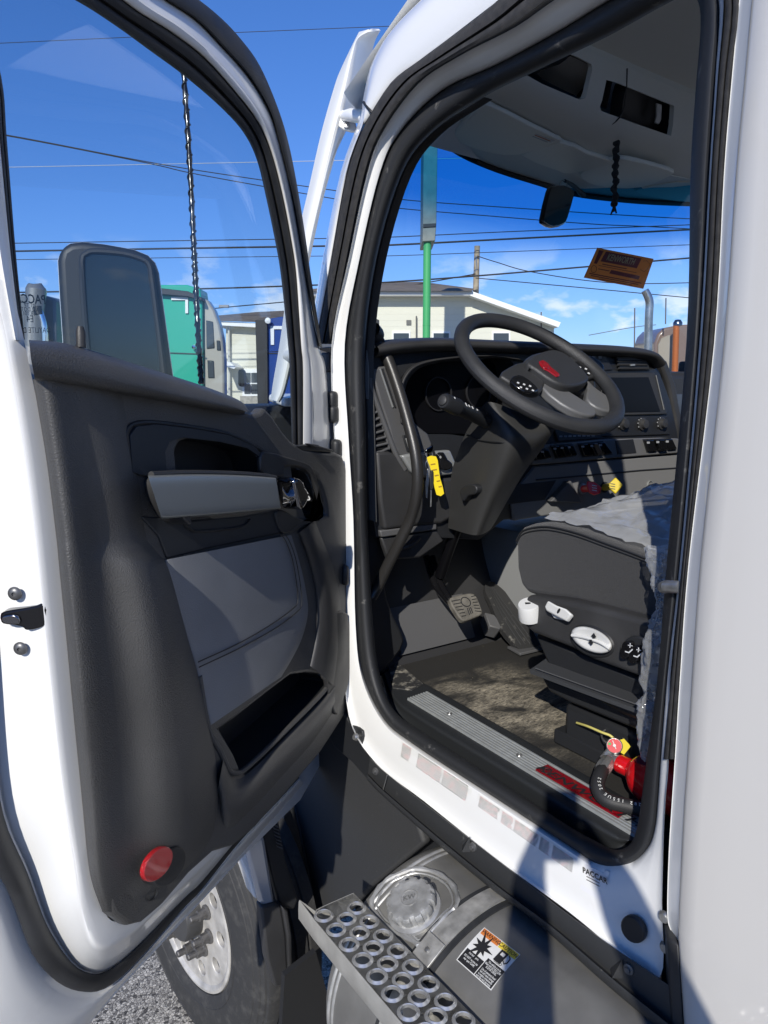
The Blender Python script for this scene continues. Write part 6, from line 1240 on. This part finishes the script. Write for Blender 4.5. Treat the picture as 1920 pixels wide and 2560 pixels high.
# distant tree by the house corner
tr_ = empty('tree', at(550, 1050, 60), 'dark distant tree beside the cream house corner', 'tree'); tr_.location.z = 0; WM[tr_.name] = Matrix.Translation(tr_.location)
tb = at(552, 950, 60); tb.z = 0
tube('trunk', [tb, V((tb.x, tb.y, 3.2)), V((tb.x + .1, tb.y, 4.6))], [.25, .18, .06], mat('bark', (.06, .05, .04), .9), tr_, seg=8)
rl = random.Random(9); vs_, fs = [], []
for k in range(2600):
    while True:
        p = V((rl.uniform(-1, 1), rl.uniform(-1, 1), rl.uniform(-1, 1)))
        if p.length < 1: break
    c = tb + V((p.x * 1.5, p.y * 1.5, 3.6 + p.z * 1.5 + .3 * math.sin(p.x * 7)))
    u_ = V((rl.uniform(-1, 1), rl.uniform(-1, 1), rl.uniform(-1, 1))).normalized(); v_ = u_.orthogonal().normalized(); s = rl.uniform(.05, .12); b0 = len(vs_)
    vs_ += [c + u_ * s, c + v_ * s * .6, c - u_ * s, c - v_ * s * .6]; fs.append((b0, b0 + 1, b0 + 2, b0 + 3))
o = mesh('crown', vs_, fs, mat('foliage', (.05, .075, .04), .8), tr_); o['kind'] = 'stuff'

# ================================================================== the photographer, standing behind the lens; only the shadow shows
def person():
    e = empty('person', (-1.32, -.62, 0), 'person in dark clothes holding a phone up beside the cab, seen as a shadow', 'person')
    J = {}; vs_, es, rs = [], [], []
    def v(name, p, r, to=None):
        J[name] = len(vs_); vs_.append(V(p)); rs.append(r)
        if to: es.append((J[to], J[name]))
    hip = V((-1.27, -.42, 1.07)) + RT * .05; f2 = V((math.sin(PSI), math.cos(PSI), 0)); r2 = RT
    v('pelvis', hip, (.15, .11)); v('waist', hip + V((0, 0, .18)), (.145, .10), 'pelvis'); v('chest', hip + f2 * .02 + V((0, 0, .42)), (.17, .115), 'waist'); v('neck0', hip + f2 * .03 + V((0, 0, .58)), (.09, .08), 'chest')
    v('neck', hip + f2 * .05 + V((0, 0, .66)), (.055, .055), 'neck0'); v('chin', hip + f2 * .09 + V((0, 0, .74)), (.07, .075), 'neck'); v('head', hip + f2 * .08 + V((0, 0, .84)), (.08, .098), 'chin'); v('crown', hip + f2 * .06 + V((0, 0, .92)), (.065, .07), 'head')
    for s in (-1, 1):
        k = 'l' if s < 0 else 'r'
        v('thigh' + k, hip + r2 * .10 * s + V((0, 0, -.10)), (.095, .10), 'pelvis'); v('knee' + k, hip + r2 * .12 * s + f2 * .03 + V((0, 0, -.50)), (.062, .065), 'thigh' + k); v('ankle' + k, hip + r2 * .13 * s + V((0, 0, -.98)), (.045, .05), 'knee' + k); v('toe' + k, hip + r2 * .15 * s + f2 * .17 + V((0, 0, -1.035)), (.045, .03), 'ankle' + k)
        sh = hip + f2 * .03 + r2 * .19 * s + V((0, 0, .54)); hand = CAM - FW * .055 + r2 * .075 * s - UP * .03
        el = sh.lerp(hand, .45) + r2 * .03 * s + f2 * .04
        v('sho' + k, sh, (.07, .065), 'neck0'); v('elb' + k, el, (.066, .066), 'sho' + k); v('wri' + k, hand.lerp(el, .2) - UP * .03, (.048, .045), 'elb' + k); v('palm' + k, hand, (.036, .022), 'wri' + k)
        for i in range(4): v('f%d%s' % (i, k), hand + UP * (.05 - .022 * i) - r2 * .03 * s - FW * .012, (.009, .009), 'palm' + k); v('g%d%s' % (i, k), hand + UP * (.05 - .022 * i) - r2 * .055 * s - FW * .002, (.008, .008), 'f%d%s' % (i, k))
        v('th' + k, hand + UP * .02 - r2 * .04 * s - FW * .03, (.010, .010), 'palm' + k)
    me = bpy.data.meshes.new('body'); me.from_pydata([tuple(p) for p in vs_], es, []); o = bpy.data.objects.new('body', me); COL.objects.link(o); attach(o, e)
    me.materials.append(mat('dark_clothes', (.03, .032, .04), .85, bump=(200, .3)))
    sk = o.modifiers.new('skin', 'SKIN')
    for i, r_ in enumerate(rs): me.skin_vertices[0].data[i].radius = r_
    me.skin_vertices[0].data[0].use_root = True; sk.use_smooth_shade = True
    o.modifiers.new('sub', 'SUBSURF').render_levels = 2
    hc = vs_[J['head']]; lathe('cap', [(.0, .10), (.05, .09), (.085, .06), (.10, .01), (.102, -.01)], hc + V((0, 0, .04)), (0, 0, 1), mat('dark_cap', (.02, .02, .022), .8), e, seg=20)
    return e
who = person()
ph = box('phone', CAM - FW * .036, (RT, UP, FW), (.075, .155, .008), mat('phone_case', (.02, .02, .022), .4), None, bevel=.003)
tag(ph, 'dark phone held up in both hands by the photographer', 'phone')
